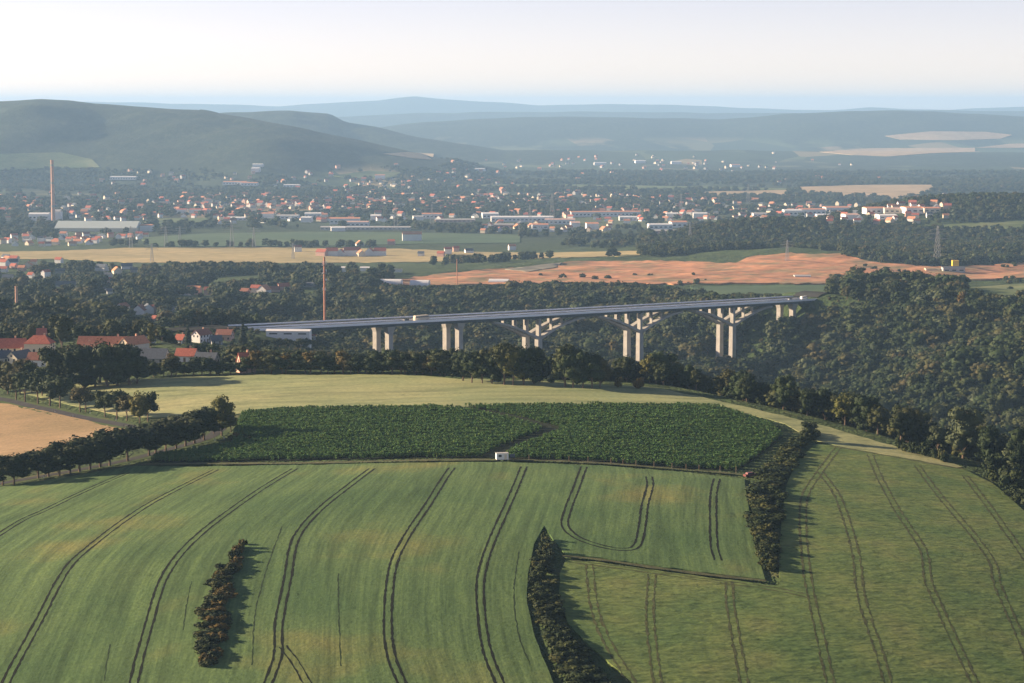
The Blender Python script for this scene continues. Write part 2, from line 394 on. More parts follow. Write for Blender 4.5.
# ------------------------------------------------------------------ mesh helpers
class MB:
    def __init__(s): s.v = []; s.f = []; s.m = []; s.mats = []
    def mi(s, m):
        if m not in s.mats: s.mats.append(m)
        return s.mats.index(m)
    def add(s, vs, fs, m):
        o = len(s.v); s.v += [tuple(map(float, q)) for q in vs]
        s.f += [tuple(i + o for i in f) for f in fs]; s.m += [s.mi(m)] * len(fs)
    def box(s, c, d, m, rz=0.0, taper=1.0):
        ca, sa = math.cos(rz), math.sin(rz); vs = []
        for k in (-1, 1):
            q = taper if k > 0 else 1.0
            for i, j in ((-1, -1), (1, -1), (1, 1), (-1, 1)):
                a, b = i * d[0] / 2 * q, j * d[1] / 2 * q
                vs.append((c[0] + a * ca - b * sa, c[1] + a * sa + b * ca, c[2] + k * d[2] / 2))
        s.add(vs, [(3, 2, 1, 0), (4, 5, 6, 7), (0, 1, 5, 4), (1, 2, 6, 5), (2, 3, 7, 6), (3, 0, 4, 7)], m)
    def tube(s, pts, rad, m, n=8, cap=True):
        pts = [Vector(p) for p in pts]
        rad = rad if isinstance(rad, (list, tuple)) else [rad] * len(pts)
        vs = []; fs = []
        for i, p in enumerate(pts):
            d = (pts[min(i + 1, len(pts) - 1)] - pts[max(i - 1, 0)]).normalized()
            a = d.orthogonal().normalized() if abs(d.z) < .99 else Vector((1, 0, 0)); b = d.cross(a)
            for k in range(n):
                th = 2 * math.pi * k / n
                vs.append(p + (a * math.cos(th) + b * math.sin(th)) * rad[i])
        for i in range(len(pts) - 1):
            for k in range(n):
                fs.append((i * n + k, i * n + (k + 1) % n, (i + 1) * n + (k + 1) % n, (i + 1) * n + k))
        if cap: fs += [tuple(range(n - 1, -1, -1)), tuple(range((len(pts) - 1) * n, len(pts) * n))]
        s.add(vs, fs, m)
    def mesh(s, name):
        me = bpy.data.meshes.new(name); me.from_pydata(s.v, [], s.f)
        for m in s.mats: me.materials.append(m)
        me.polygons.foreach_set('material_index', s.m); me.update()
        return me
    def build(s, name, parent=None, loc=None):
        return obj(name, s.mesh(name), parent, loc)
def obj(name, me, parent=None, loc=None):
    o = bpy.data.objects.new(name, me); COL.objects.link(o)
    if parent is not None: o.parent = parent
    if loc is not None: o.location = loc
    return o
def npmesh(name, v, f, mat=None, smooth=False, mats=None, midx=None):
    """v (n,3), f (m,k) arrays"""
    me = bpy.data.meshes.new(name)
    v = np.asarray(v, np.float32); f = np.asarray(f, np.int32); k = f.shape[1]
    me.vertices.add(len(v)); me.vertices.foreach_set('co', v.ravel())
    me.loops.add(f.size); me.loops.foreach_set('vertex_index', f.ravel())
    me.polygons.add(len(f)); me.polygons.foreach_set('loop_start', np.arange(0, f.size, k, dtype=np.int32))
    for m in (mats or ([mat] if mat else [])): me.materials.append(m)
    if midx is not None: me.polygons.foreach_set('material_index', np.asarray(midx, np.int32))
    me.update(calc_edges=True); me.validate()
    if smooth: me.polygons.foreach_set('use_smooth', np.ones(len(me.polygons), bool))
    return me
def empty(name, loc, rz=0.0, sc=1.0):
    o = bpy.data.objects.new(name, None); COL.objects.link(o); o.location = loc; o.rotation_euler = (0, 0, rz)
    o.scale = (sc, sc, sc) if not isinstance(sc, tuple) else sc
    o.empty_display_size = 0.5
    return o
def tag(o, label, cat, group=None):
    o['label'] = label; o['category'] = cat
    if group: o['group'] = group
    return o
def structure(o): o['kind'] = 'structure'; return o
LAB = []       # (object, head noun phrase, place phrase, group): labels are written once everything stands
def later(o, head, heads, place, cat, group=None, xy=None):
    LAB.append((o, head, heads, place, cat, group, xy))

# ------------------------------------------------------------------ ground
nv, nu = GX.shape
idx = np.arange(nv * nu).reshape(nv, nu)
quads = np.stack([idx[:-1, :-1], idx[:-1, 1:], idx[1:, 1:], idx[1:, :-1]], -1).reshape(-1, 4)
structure(obj('ground', npmesh('ground', np.stack([GX, GY, GZ], -1).reshape(-1, 3), quads, M_ground, True)))

def inpoly(px, py, poly):
    px = np.asarray(px, float); py = np.asarray(py, float); c = np.zeros(px.shape, bool)
    x, y = poly[:, 0], poly[:, 1]; j = len(poly) - 1
    for i in range(len(poly)):
        k = ((y[i] > py) != (y[j] > py)) & (px < (x[j] - x[i]) * (py - y[i]) / (y[j] - y[i] + 1e-12) + x[i])
        c ^= k; j = i
    return c
def densify(poly, step, closed=True):
    out = []; n = len(poly)
    for i in range(n if closed else n - 1):
        a = np.array(poly[i], float); b = np.array(poly[(i + 1) % n], float)
        k = max(1, int(np.linalg.norm(b - a) / step))
        out += [a + (b - a) * q / k for q in range(k)]
    if not closed: out.append(np.array(poly[-1], float))
    return np.array(out)
FIELD_PX = []; CLEAR_PX = [np.array([(-60, 252), (60, 250), (430, 247), (430, 271), (200, 271), (-60, 266)], float)]   # picture polygons kept free of trees
def sheet(name, pxpoly, mat, h, grid, skirt=True, pstep=8, jag=0.0, free=True, yscale=1.0):
    d = densify(pxpoly, pstep)
    if jag: d = d + RNG.normal(0, jag, d.shape)
    if free: FIELD_PX.append(np.array(pxpoly, float))
    P = hits(d)[:, :2]
    lo, hi = P.min(0), P.max(0)
    gx, gy = np.meshgrid(np.arange(lo[0], hi[0], grid), np.arange(lo[1], hi[1], grid * yscale))
    q = np.stack([gx.ravel(), gy.ravel()], 1); q = q + RNG.uniform(-.2, .2, q.shape) * grid
    q = q[inpoly(q[:, 0], q[:, 1], P)]
    allp = np.concatenate([P, q])
    n = len(P)
    v, e, f, *_ = delaunay_2d_cdt([Vector((a, b)) for a, b in allp], [], [list(range(n))], 1, 1e-4)
    v = np.array([(a[0], a[1]) for a in v]); f = np.array([t for t in f if len(t) == 3])
    z = T(v[:, 0], v[:, 1]) + h
    V = np.column_stack([v, z])
    if skirt:
        ed = np.concatenate([f[:, [0, 1]], f[:, [1, 2]], f[:, [2, 0]]])
        key = np.sort(ed, 1); u, inv, cnt = np.unique(key, axis=0, return_inverse=True, return_counts=True)
        be = ed[cnt[inv.ravel()] == 1]
        lowv = V.copy(); lowv[:, 2] -= h + 0.8
        off = len(V)
        V = np.concatenate([V, V, lowv])        # the crop's edge is a crisp step: its side keeps vertices of its own
        b0, b1 = be[:, 0] + off, be[:, 1] + off
        f = np.concatenate([f, np.stack([b1, b0, b0 + off], 1), np.stack([b1, b0 + off, b1 + off], 1)])
        used = np.unique(f); rm = np.full(len(V), -1); rm[used] = np.arange(len(used)); V = V[used]; f = rm[f]
    return structure(obj(name, npmesh(name, V, f, mat)))

A_poly = [(-90, 730), (-90, 505), (-40, 494), (0, 488), (60, 479), (100, 472), (135, 467), (200, 468), (300, 466), (400, 464), (500, 463), (600, 467), (690, 474), (744, 480),
          (747, 500), (752, 535), (765, 581), (700, 573), (640, 565), (600, 559), (566, 556), (553, 540), (544, 527), (534, 545), (528, 575), (527, 605), (535, 640), (552, 680), (570, 730)]
B_poly = [(830, 446), (814, 446), (798, 461), (787, 485), (782, 515), (779, 555), (779, 588), (766, 586), (700, 578), (640, 570), (600, 564), (566, 561), (560, 575), (559, 600), (568, 625), (590, 648), (618, 672), (650, 700), (670, 730),
          (1110, 730), (1110, 548), (1060, 528), (1024, 512), (992, 484), (965, 471), (920, 462), (870, 453)]
C_poly = [(18, 392), (60, 384), (145, 379), (250, 375), (400, 375), (460, 379), (540, 381), (600, 385), (650, 387), (700, 397), (750, 408), (830, 428), (900, 448), (962, 467), (952, 468), (884, 454.5), (832, 445), (812, 440),
          (785, 424), (720, 407), (640, 405), (500, 406), (400, 408), (300, 409), (240, 414), (150, 418), (120, 416), (70, 405)]
E_poly = [(-60, 400), (0, 403), (60, 413), (100, 424), (133, 430), (100, 436), (60, 447), (20, 456), (-60, 466)]
D_poly = [(243, 414), (300, 410), (400, 409), (500, 407), (640, 406), (718, 408), (772, 426), (782, 437), (760, 455), (738, 471), (690, 469), (600, 462), (520, 459), (440, 458), (330, 460), (235, 462), (150, 463), (155, 457), (232, 446), (236, 428)]
sheet('wheat_field', A_poly, M_wheat, 0.45, 3.0, jag=0.25)
sheet('barley_field', B_poly, M_barley, 0.50, 3.0, jag=0.25)
sheet('pale_grain_field', C_poly, M_pale, 0.14, 5.0, jag=0.25)
sheet('stubble_field', E_poly, M_stub, 0.10, 5.0, jag=0.3)
sheet('plantation_floor', D_poly, plain('shade_darkened_weedy_soil', (0.012, 0.020, 0.008), 0.35, 1.0, 0.6, 'world'), 0.12, 5.0, jag=0.2)  # soil colour darkened to paint shade into the lane between the plants

# mid and far fields
earth = [(370, 284), (440, 275), (480, 271), (545, 267), (572, 262), (660, 262), (735, 264), (752, 257), (785, 254), (840, 255), (868, 262), (935, 268), (1000, 265), (1090, 260), (1090, 276), (960, 281), (880, 285), (700, 284),
         (640, 285), (560, 285), (480, 285), (400, 288)]
sheet('earthworks', earth, M_earth, 1.6, 9, pstep=6, jag=0.4)
sheet('gravel_bank', [(505, 271), (545, 266), (562, 264), (556, 269), (530, 273)], plain('grey_gravel', (0.20, 0.19, 0.15), 0.2, 1, 0.05, 'world'), 2.6, 9, free=False)
sheet('green_field', [(690, 287), (760, 286), (835, 285), (850, 293), (700, 297)], M_farg, 0.5, 20)
sheet('striped_field', [(945, 290), (1090, 278), (1090, 308), (985, 306)], M_meadow, 0.5, 20)
sheet('hillside_meadow', [(886, 228), (960, 224), (1090, 216), (1090, 229), (960, 232)], M_meadow, 1.0, 30)
sheet('yellow_grain_field', [(-60, 253), (60, 251), (130, 248), (260, 247.5), (400, 249), (470, 252), (540, 253), (640, 251), (640, 256), (560, 258), (430, 262), (330, 263), (200, 263), (130, 263), (60, 259), (-60, 260)], M_yel, 0.6, 40, pstep=6, jag=0.15)
sheet('green_crop_field', [(140, 238), (200, 234), (300, 232), (420, 233), (520, 235), (520, 243), (420, 244), (330, 246), (150, 247)], M_farg, 0.8, 50)
sheet('small_meadow', [(150, 219), (205, 218), (215, 223), (160, 226)], M_meadow, 0.8, 50)
sheet('tan_field', [(800, 187), (870, 185), (936, 185), (930, 193), (905, 199), (840, 196), (800, 193)], M_fpal, 1.0, 80, pstep=6)
sheet('pale_field', [(700, 192), (790, 190), (785, 196), (705, 196)], M_fpal, 1.0, 80)
sheet('distant_pale_field', [(820, 152), (870, 148.5), (975, 148), (975, 152), (930, 153.5), (890, 156.5), (850, 155)], M_fpal, 2.0, 120, pstep=5)
sheet('distant_stubble_field', [(885, 136), (930, 131.5), (985, 132), (1012, 135), (1000, 139), (950, 140.5), (900, 139.5)], M_fpal, 2.0, 150, pstep=5)
sheet('distant_tan_field', [(975, 148), (1010, 144), (1070, 143), (1070, 147), (1010, 148)], M_fpal, 2.0, 120, pstep=5)
sheet('hillfoot_field', [(383, 154), (408, 152.5), (434, 154), (432, 160), (410, 158)], M_fpal, 2.0, 120, pstep=5)
sheet('river_meadow', [(455, 185.5), (560, 184.5), (700, 187), (800, 189), (800, 190.5), (640, 189.5), (560, 188), (455, 187.5)], M_meadow, 1.5, 80, pstep=6)
sheet('vineyard_slope', [(-20, 155), (60, 153), (92, 160), (100, 168), (40, 169), (-20, 171)], M_meadow, 3.0, 100, pstep=6)
sheet('pale_meadow', [(333, 176), (370, 171), (400, 173), (395, 178), (350, 179)], M_meadow, 2.0, 80, pstep=6)

# ------------------------------------------------------------------ tramlines, tracks, roads
def smooth_line(P, step):
    P = np.asarray(P, float)
    Q = np.concatenate([[2 * P[0] - P[1]], P, [2 * P[-1] - P[-2]]])
    out = []
    for i in range(1, len(Q) - 2):
        p0, p1, p2, p3 = Q[i - 1], Q[i], Q[i + 1], Q[i + 2]
        k = max(2, int(np.linalg.norm(p2 - p1) / step))
        for s in np.arange(k) / k:
            out.append(0.5 * ((2 * p1) + (-p0 + p2) * s + (2 * p0 - 5 * p1 + 4 * p2 - p3) * s * s + (-p0 + 3 * p1 - 3 * p2 + p3) * s ** 3))
    out.append(P[-1])
    return np.array(out)
def strips(name, lines, mat, h, step=1.5):
    """lines: (world polyline xy, lateral offset, width); every strip of one kind in one ground sheet"""
    V = []; Fq = []
    for P, off, wd, rag in lines:
        L = smooth_line(P, step)
        d = np.gradient(L, axis=0); d /= np.linalg.norm(d, axis=1)[:, None] + 1e-9
        nrm = np.stack([-d[:, 1], d[:, 0]], 1)
        wv = wd * (1 + RNG.uniform(-rag, rag, len(L))); wig = RNG.normal(0, rag * 0.12, len(L))
        a = L + nrm * (off + wig - wv / 2)[:, None]; b = L + nrm * (off + wig + wv / 2)[:, None]
        o = len(V)
        za = T(a[:, 0], a[:, 1]) + h; zb = T(b[:, 0], b[:, 1]) + h
        for i in range(len(L)):
            V += [(a[i, 0], a[i, 1], za[i]), (b[i, 0], b[i, 1], zb[i])]
        Fq += [(o + 2 * i, o + 2 * i + 1, o + 2 * i + 3, o + 2 * i + 2) for i in range(len(L) - 1)]
    return structure(obj(name, npmesh(name, np.array(V), np.array(Fq)[:, ::-1], mat)))
wl = lambda pts: hits(pts)[:, :2]
A_lines = [[(-30, 556), (20, 523), (46, 511), (90, 490), (127, 474)],
           [(-12, 730), (8, 680), (38, 624), (66, 572), (89, 549), (142, 510), (180, 489), (216, 471)],
           [(124, 730), (136, 675), (150, 622), (162, 584), (178, 558), (203, 533), (236, 508), (262, 490), (295, 470)],
           [(248, 730), (270, 680), (278, 655), (279, 624), (287, 583), (294, 545), (306, 525), (324, 507), (348, 488), (372, 470)],
           [(422, 730), (401, 683), (390, 652), (388, 612), (393, 568), (405, 541), (428, 506), (441, 485), (452, 469)],
           [(520, 730), (499, 683), (487, 652), (481, 612), (481, 579), (490, 547), (508, 506), (517, 485), (524, 468)],
           [(584, 468), (576, 490), (568, 511), (565, 527), (577, 539), (602, 548), (624, 551), (637, 547), (642, 528), (645, 506), (650, 487), (649, 478)],
           [(718, 562), (714, 545), (713, 510), (714, 492), (717, 480)]]
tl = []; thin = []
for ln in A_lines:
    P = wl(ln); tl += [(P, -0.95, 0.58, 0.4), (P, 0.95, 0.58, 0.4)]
for ln in [[(519, 553), (514, 594), (519, 637), (530, 667)], [(282, 528), (265, 576), (255, 617), (252, 667)], [(192, 583), (187, 605), (183, 632)], [(110, 646), (104, 683)],
           [(338, 575), (339, 620), (341, 668)]]:
    thin.append((wl(ln), 0.0, 0.30, 0.6))
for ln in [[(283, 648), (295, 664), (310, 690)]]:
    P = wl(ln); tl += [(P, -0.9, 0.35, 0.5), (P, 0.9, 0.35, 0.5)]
strips('tramlines', tl, M_shadesoil, 0.475)
strips('thin_crop_rows', thin, plain('thin_crop', (0.024, 0.042, 0.015), 0.4, 1.0, 0.6, 'world'), 0.465)
_me = bpy.data.objects['wheat_field'].data
_co = np.empty(len(_me.vertices) * 3, np.float32); _me.vertices.foreach_get('co', _co); _co = _co.reshape(-1, 3)
_tr = [wl(l_) for l_ in A_lines[:6]] + [wl(A_lines[7])]
_xs = np.stack([np.interp(_co[:, 1], q_[:, 1], q_[:, 0]) for q_ in _tr], 1); _ii = np.array([0, 1, 2, 3, 4, 5, 7.2])
_ac = np.empty(len(_co))
for i_ in range(len(_co)):
    x_ = _xs[i_]; v_ = _co[i_, 0]
    if v_ < x_[0]: _ac[i_] = (v_ - x_[0]) / max(8, x_[1] - x_[0])
    elif v_ > x_[-1]: _ac[i_] = 7.2 + (v_ - x_[-1]) / 22
    else: _ac[i_] = np.interp(v_, x_, _ii)
_at = _me.attributes.new('across', 'FLOAT', 'POINT'); _at.data.foreach_set('value', _ac.astype(np.float32))
B_lines = [[(838, 449), (820, 473), (805, 498), (803, 530), (806, 565), (812, 601), (829, 679), (842, 730)], [(820, 473), (836, 495), (843, 512), (855, 552), (862, 601), (879, 654), (900, 730)],
           [(870, 456), (880, 480), (898, 513), (923, 552), (929, 585), (951, 635), (973, 682), (992, 730)], [(917, 467), (934, 490), (951, 511), (990, 560), (998, 588), (1023, 646), (1050, 720)],
           [(965, 477), (990, 510), (1020, 552), (1060, 610)], [(589, 566), (595, 612), (609, 647), (629, 680), (650, 720)], [(652, 576), (650, 617), (655, 667), (665, 728)], [(729, 584), (731, 612), (740, 662), (752, 728)],
           [(570, 563), (640, 572), (700, 581), (775, 591), (815, 600)]]
tb = []
for ln in B_lines:
    P = wl(ln); tb += [(P, -0.95, 0.5, 0.8), (P, 0.95, 0.5, 0.8)]
strips('flattened_tracks', tb, M_trackB, 0.53)
road1 = wl([(-70, 503), (-30, 491), (0, 484), (60, 473.5), (120, 462), (160, 452), (200, 441), (213, 435), (222, 426), (226, 416)])
road2 = wl([(-60, 391), (0, 399), (30, 406), (60, 412.5), (100, 421), (133, 427), (170, 433), (204, 439)])
strips('country_road', [(road1, 0, 4.6, 0.03), (road2, 0, 4.4, 0.03)], M_asph, 0.16, 3)
strips('road_verge', [(road1, 0, 10.0, 0.1), (road2, 0, 9.0, 0.1)], M_grass, 0.10, 3)
strips('field_margin', [(wl([(766, 583), (700, 575.5), (640, 567.5), (600, 561.5), (562, 558)]), 0, 1.4, 0.6), (wl([(830, 447), (870, 454), (920, 463), (965, 471)]), 0, 1.8, 0.5),
                        (wl([(140, 466), (235, 465), (330, 464), (440, 461.5), (520, 461.5), (600, 464.5), (690, 471.5), (742, 476)]), 0, 2.6, 0.4)],
       plain('dry_margin_grass', (0.085, 0.090, 0.040), 0.4, 1.0, 0.5, 'world'), 0.56, 3)
# motorway on the ground to both sides of the bridge
ts = np.linspace(T_L - 200, T_L + 1, 30)
mw = np.array([bpos(t, 7) for t in ts])
mwr = np.array([bpos(t, 7) for t in np.linspace(T_R - 1, T_R + 120, 12)])
strips('motorway', [(mw, 0, 28, 0.0), (mwr, 0, 28, 0.0)], M_deckasph, 1.1, 10)

# ------------------------------------------------------------------ bridge
br = empty('motorway_bridge', (*bpos((T_L + T_R) / 2, 7), 90.0))
tag(br, 'long grey viaduct on paired concrete piers with open arches under its deck', 'bridge')
bo = np.array(br.location)
def bw(t, off, z):
    x, y = bpos(t, off); return (x - bo[0], y - bo[1], z - bo[2])
def sweep(prof, ts, zf, mat, name, parent, closed=True):
    """prof: (offset, dz) loop swept along the bridge"""
    mb = MB(); n = len(prof); vs = []; fs = []
    for t in ts:
        for o, dz in prof: vs.append(bw(t, o, zf(t) + dz))
    for i in range(len(ts) - 1):
        for k in range(n):
            fs.append((i * n + k, (i + 1) * n + k, (i + 1) * n + (k + 1) % n, i * n + (k + 1) % n))
    fs += [tuple(range(n)), tuple(range((len(ts) - 1) * n, len(ts) * n))[::-1]]
    mb.add(vs, fs, mat)
    return mb.build(name, parent)
TS = np.linspace(T_L, T_R, 60)
PIER_T = [bt(a) for a in (389, 459, 538.5, 640, 733, 793)]
def blk(mb, t0, t1, o0, o1, z0, z1, mat, tt=None):
    """block along the bridge axes; tt = (t0,t1,o0,o1) of its top"""
    t2, t3, o2, o3 = tt or (t0, t1, o0, o1)
    vs = [bw(t0, o0, z0), bw(t1, o0, z0), bw(t1, o1, z0), bw(t0, o1, z0), bw(t2, o2, z1), bw(t3, o2, z1), bw(t3, o3, z1), bw(t2, o3, z1)]
    mb.add(vs, [(3, 2, 1, 0), (4, 5, 6, 7), (0, 1, 5, 4), (1, 2, 6, 5), (2, 3, 7, 6), (3, 0, 4, 7)], mat)
for ci, co in enumerate((0.0, 14.2)):
    rise = 0.0 if ci == 0 else 0.5
    zf = lambda t, r=rise: deck_z(t) + r
    dk = sweep([(co - 6.7, -0.55), (co + 6.7, -0.55), (co + 6.7, 0.0), (co - 6.7, 0.0)], TS, zf, M_conc, 'deck', br)
    sweep([(co - 6.0, 0.01), (co + 6.0, 0.01), (co + 6.0, 0.06), (co - 6.0, 0.06)], TS, zf, M_deckasph, 'carriageway', dk)
    mkb = MB()
    for lo in (-5.4, 1.9, 5.4):
        for i in range(len(TS) - 1):
            if lo == 1.9 and i % 2: continue
            a, b = TS[i], TS[i + 1]
            mkb.add([bw(a, co + lo - .12, zf(a) + .07), bw(b, co + lo - .12, zf(b) + .07), bw(b, co + lo + .12, zf(b) + .07), bw(a, co + lo + .12, zf(a) + .07)], [(0, 1, 2, 3)], M_line)
    mkb.build('lane_marking', dk)
    for sgn in (-1, 1):
        sweep([(co + sgn * 6.72 - .14, -0.75), (co + sgn * 6.72 + .14, -0.75), (co + sgn * 6.72 + .14, 0.95 if (ci, sgn) in ((0, -1), (1, 1)) else .35), (co + sgn * 6.72 - .14, 0.95 if (ci, sgn) in ((0, -1), (1, 1)) else .35)], TS, zf, M_parapet, 'parapet', br)
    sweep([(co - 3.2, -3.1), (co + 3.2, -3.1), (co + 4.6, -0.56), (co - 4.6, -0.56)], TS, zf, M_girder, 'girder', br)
    for pi, t in enumerate(PIER_T):
        zt = zf(t) - 3.1
        x, y = bpos(t, co); zg = float(T(x, y)) - 3
        mb = MB()
        if pi in (0, 1, 5):
            blk(mb, t - 2.0, t + 2.0, co - 2.2, co + 2.2, zg, zt - 5.5, M_conc)
            blk(mb, t - 2.0, t + 2.0, co - 2.2, co + 2.2, zt - 5.5, zt, M_conc, (t - 3.9, t + 3.9, co - 2.9, co + 2.9))
            mb.build('pier', br)
        else:
            zs = zf(t) - 16.5
            blk(mb, t - 2.4, t + 2.4, co - 2.2, co + 2.2, zg, zs, M_conc, (t - 2.1, t + 2.1, co - 2.0, co + 2.0))
            blk(mb, t - 1.2, t + 1.2, co - 1.8, co + 1.8, zs, zt, M_conc)
            mb.build('pier', br)
            for sg in (-1, 1):
                Lr = 48.0; top = []; K = 14
                def rz(q): return zs - 0.5 + (zf(t + sg * Lr * q) - 3.4 - zs) * (1 - (1 - q) ** 1.55)
                mb = MB(); vs = []; fs = []
                for i in range(K + 1):
                    q = i / K; tt = t + sg * (2.0 + (Lr - 2.0) * q); zz = rz(q); th = 2.0 - 0.8 * q
                    for oo, dz in ((-2.3, -th), (2.3, -th), (2.3, 0.25), (-2.3, 0.25)): vs.append(bw(tt, co + oo, zz + dz))
                for i in range(K):
                    for k in range(4): fs.append((i * 4 + k, (i + 1) * 4 + k, (i + 1) * 4 + (k + 1) % 4, i * 4 + (k + 1) % 4))
                fs += [(0, 1, 2, 3), tuple(range(K * 4, K * 4 + 4))]
                mb.add(vs, fs, M_conc); mb.build('arch_rib', br)
                for q in (0.24, 0.48):
                    tt = t + sg * (2.0 + (Lr - 2.0) * q)
                    mb = MB(); blk(mb, tt - .28, tt + .28, co - 1.4, co + 1.4, rz(q) + 0.1, zf(tt) - 3.05, M_conc); mb.build('spandrel_column', br)
for t, nm in ((T_L, 'abutment'), (T_R, 'abutment')):
    mb = MB(); s_ = 1 if t == T_R else -1
    blk(mb, min(t, t + s_ * 6), max(t, t + s_ * 6), -7.2, 21.4, deck_z(t) - 16, deck_z(t) - 0.7, M_conc); mb.build(nm, br)

def vehicle(kind, t, off, L, W, H, body, label, cat, rz_flip=False):
    x, y = bpos(t, off); z = deck_z(t) + (0.55 if off > 7 else 0.06) + 0.02
    r = empty(kind, (x, y, z), math.atan2(BDIR[1], BDIR[0]))
    tag(r, label, cat)
    mb = MB(); wr = 0.48
    mb.box((0, 0, wr + 0.1 + (H - wr - .1) * 0.28), (L, W, (H - wr - .1) * 0.56), body)
    mb.box((-0.02 * L, 0, wr + .1 + (H - wr - .1) * 0.56 + (H - wr - .1) * .22), (L * .96, W * .96, (H - wr - .1) * .44), body, 0, 0.93)
    mb.build('body', r)
    zb = wr + .1 + (H - wr - .1) * 0.58; nwin = max(2, int(L / 2))
    for sg in (-1, 1):
        g = MB()
        for i in range(nwin):
            g.box((-L * .44 + (i + .5) * L * .88 / nwin, sg * W * .475, zb + .35), (L * .80 / nwin, 0.10, .62), M_glass)
        g.build('side_windows', r)
    g = MB(); g.box((L * .475, 0, zb + .3), (0.12, W * .8, .8), M_glass); g.build('windscreen', r)
    for sx in (-.32, .32):
        for sg in (-1, 1):
            g = MB(); g.tube([(L * sx, sg * W * .42, wr), (L * sx, sg * W * .505, wr)], wr, M_rubber, 12); g.build('wheel', r)
    return r
vehicle('coach', bt(419), -2.6, 13.5, 2.6, 4.1, M_cream, 'cream white coach driving on the viaduct deck above its left piers', 'bus')
vehicle('delivery_van', bt(802), -2.0, 7.0, 2.3, 3.0, M_white, 'white van on the right end of the viaduct beside the wooded hill', 'van')
vehicle('passenger_car', bt(788), -2.6, 4.5, 1.8, 1.6, plain('grey_car_paint', (0.30, 0.31, 0.33), .05, .4), 'small grey car following the white van at the right end of the viaduct', 'car')
vehicle('passenger_car', bt(404), -2.4, 4.5, 1.8, 1.5, plain('dark_car_paint', (0.04, 0.045, 0.05), .05, .4), 'small dark car just left of the cream coach on the viaduct', 'car')

# ------------------------------------------------------------------ trees
def ico(sub):
    import bmesh
    bm = bmesh.new(); bmesh.ops.create_icosphere(bm, subdivisions=sub, radius=1.0)
    v = np.array([p.co[:] for p in bm.verts]); f = np.array([[q.index for q in p.verts] for p in bm.faces]); bm.free()
    return v, f
ICO1, ICO2 = ico(1), ico(2)
def rnd_dirs(n, rg): 
    d = rg.normal(size=(n, 3)); return d / np.linalg.norm(d, axis=1)[:, None]
def crown_mesh(name, rg, lobes, nleaf, leaf, mat, icos=ICO1, core=0.86, jit=0.16):
    """lobes: (centre, radii). Leaf-clump faces spread through the lobes' shells round a rough dark core."""
    V = []; Fc = []; o = 0
    for c, r in lobes:
        v = icos[0] * (1 + rg.uniform(-jit, jit, (len(icos[0]), 1))) * np.array(r) * core + np.array(c)
        V.append(v); Fc.append(icos[1] + o); o += len(v)
    area = np.array([(r[0] * r[1] + r[0] * r[2] + r[1] * r[2]) for _, r in lobes]); cnt = np.maximum(3, (nleaf * area / area.sum()).astype(int))
    for (c, r), n in zip(lobes, cnt):
        d = rnd_dirs(n, rg); d[:, 2] = np.where(d[:, 2] < -0.5, -d[:, 2] * .6, d[:, 2])
        p = np.array(c) + d * np.array(r) * rg.uniform(0.78, 1.14, (n, 1))
        nr = d + rg.normal(0, 0.55, (n, 3)); nr /= np.linalg.norm(nr, axis=1)[:, None]
        a = np.cross(nr, rnd_dirs(n, rg)); a /= np.linalg.norm(a, axis=1)[:, None] + 1e-9
        b = np.cross(nr, a)
        s = leaf * rg.uniform(.55, 1.25, (n, 1)); k = rg.uniform(.5, .9, (n, 1))
        q = np.stack([p - a * s * .5, p - b * s * k * .5 + nr * s * .12, p + a * s * .5], 1)
        q2 = p + b * s * k * .5
        vv = np.concatenate([q.reshape(-1, 3), q2]); V.append(vv)
        i3 = np.arange(n) * 3 + o; i4 = np.arange(n) + n * 3 + o
        Fc.append(np.stack([i3, i3 + 1, i3 + 2], 1)); Fc.append(np.stack([i3, i3 + 2, i4], 1))
        o += len(vv)
    return npmesh(name, np.concatenate(V), np.concatenate(Fc), mat)
def lobes_round(rg, w, h, z0, n, sm=1.0):
    L = [((0, 0, z0 + h * .52), (w * .62, w * .62, h * .42))]
    for i in range(n):
        th = i * 2.399 + rg.uniform(-.4, .4); zz = rg.uniform(.18, .92)
        rr = w * math.sqrt(max(.05, 1 - (2 * zz - 1) ** 2 * .9)) * rg.uniform(.5, .78)
        s = w * rg.uniform(.28, .46) * sm
        L.append(((rr * math.cos(th), rr * math.sin(th), z0 + h * zz * .9), (s, s, s * rg.uniform(.75, 1.05))))
    return L
def lobes_conif(rg, w, h, z0):
    L = []
    for i in range(7):
        q = i / 7; s = w * (1 - q) ** .85 + .15
        L.append(((rg.uniform(-.1, .1), rg.uniform(-.1, .1), z0 + h * q), (s, s, h * .13)))
    return L
def trunk_mesh(name, rg, H, z0, r):
    mb = MB()
    mb.tube([(0, 0, -0.6), (rg.uniform(-.1, .1), rg.uniform(-.1, .1), z0 * .6), (rg.uniform(-.2, .2), rg.uniform(-.2, .2), H * .6)], [r * 1.25, r, r * .45], M_bark, 7)
    for k in range(4):
        th = k * 1.57 + rg.uniform(-.4, .4); b = z0 * .9 + k * H * .06
        mb.tube([(0, 0, b), (math.cos(th) * H * .11, math.sin(th) * H * .11, b + H * .14)], [r * .5, r * .2], M_bark, 5)
    return mb.mesh(name)
KIND = {}
def tree_kind(key, n, H, w, z0, nl, leaf, mat, style='round', lob=11):
    out = []
    for i in range(n):
        rg = np.random.default_rng(hash(key) % 1000 if False else sum(map(ord, key)) * 13 + i)
        h_ = H * rg.uniform(.92, 1.08); w_ = w * rg.uniform(.9, 1.12)
        lb = lobes_conif(rg, w_, h_ - z0, z0) if style == 'conif' else lobes_round(rg, w_, h_ - z0, z0, lob)
        out.append((crown_mesh('crown', rg, lb, nl, leaf, mat), trunk_mesh('trunk', rg, h_, z0, H * .022)))
    KIND[key] = (out, H)
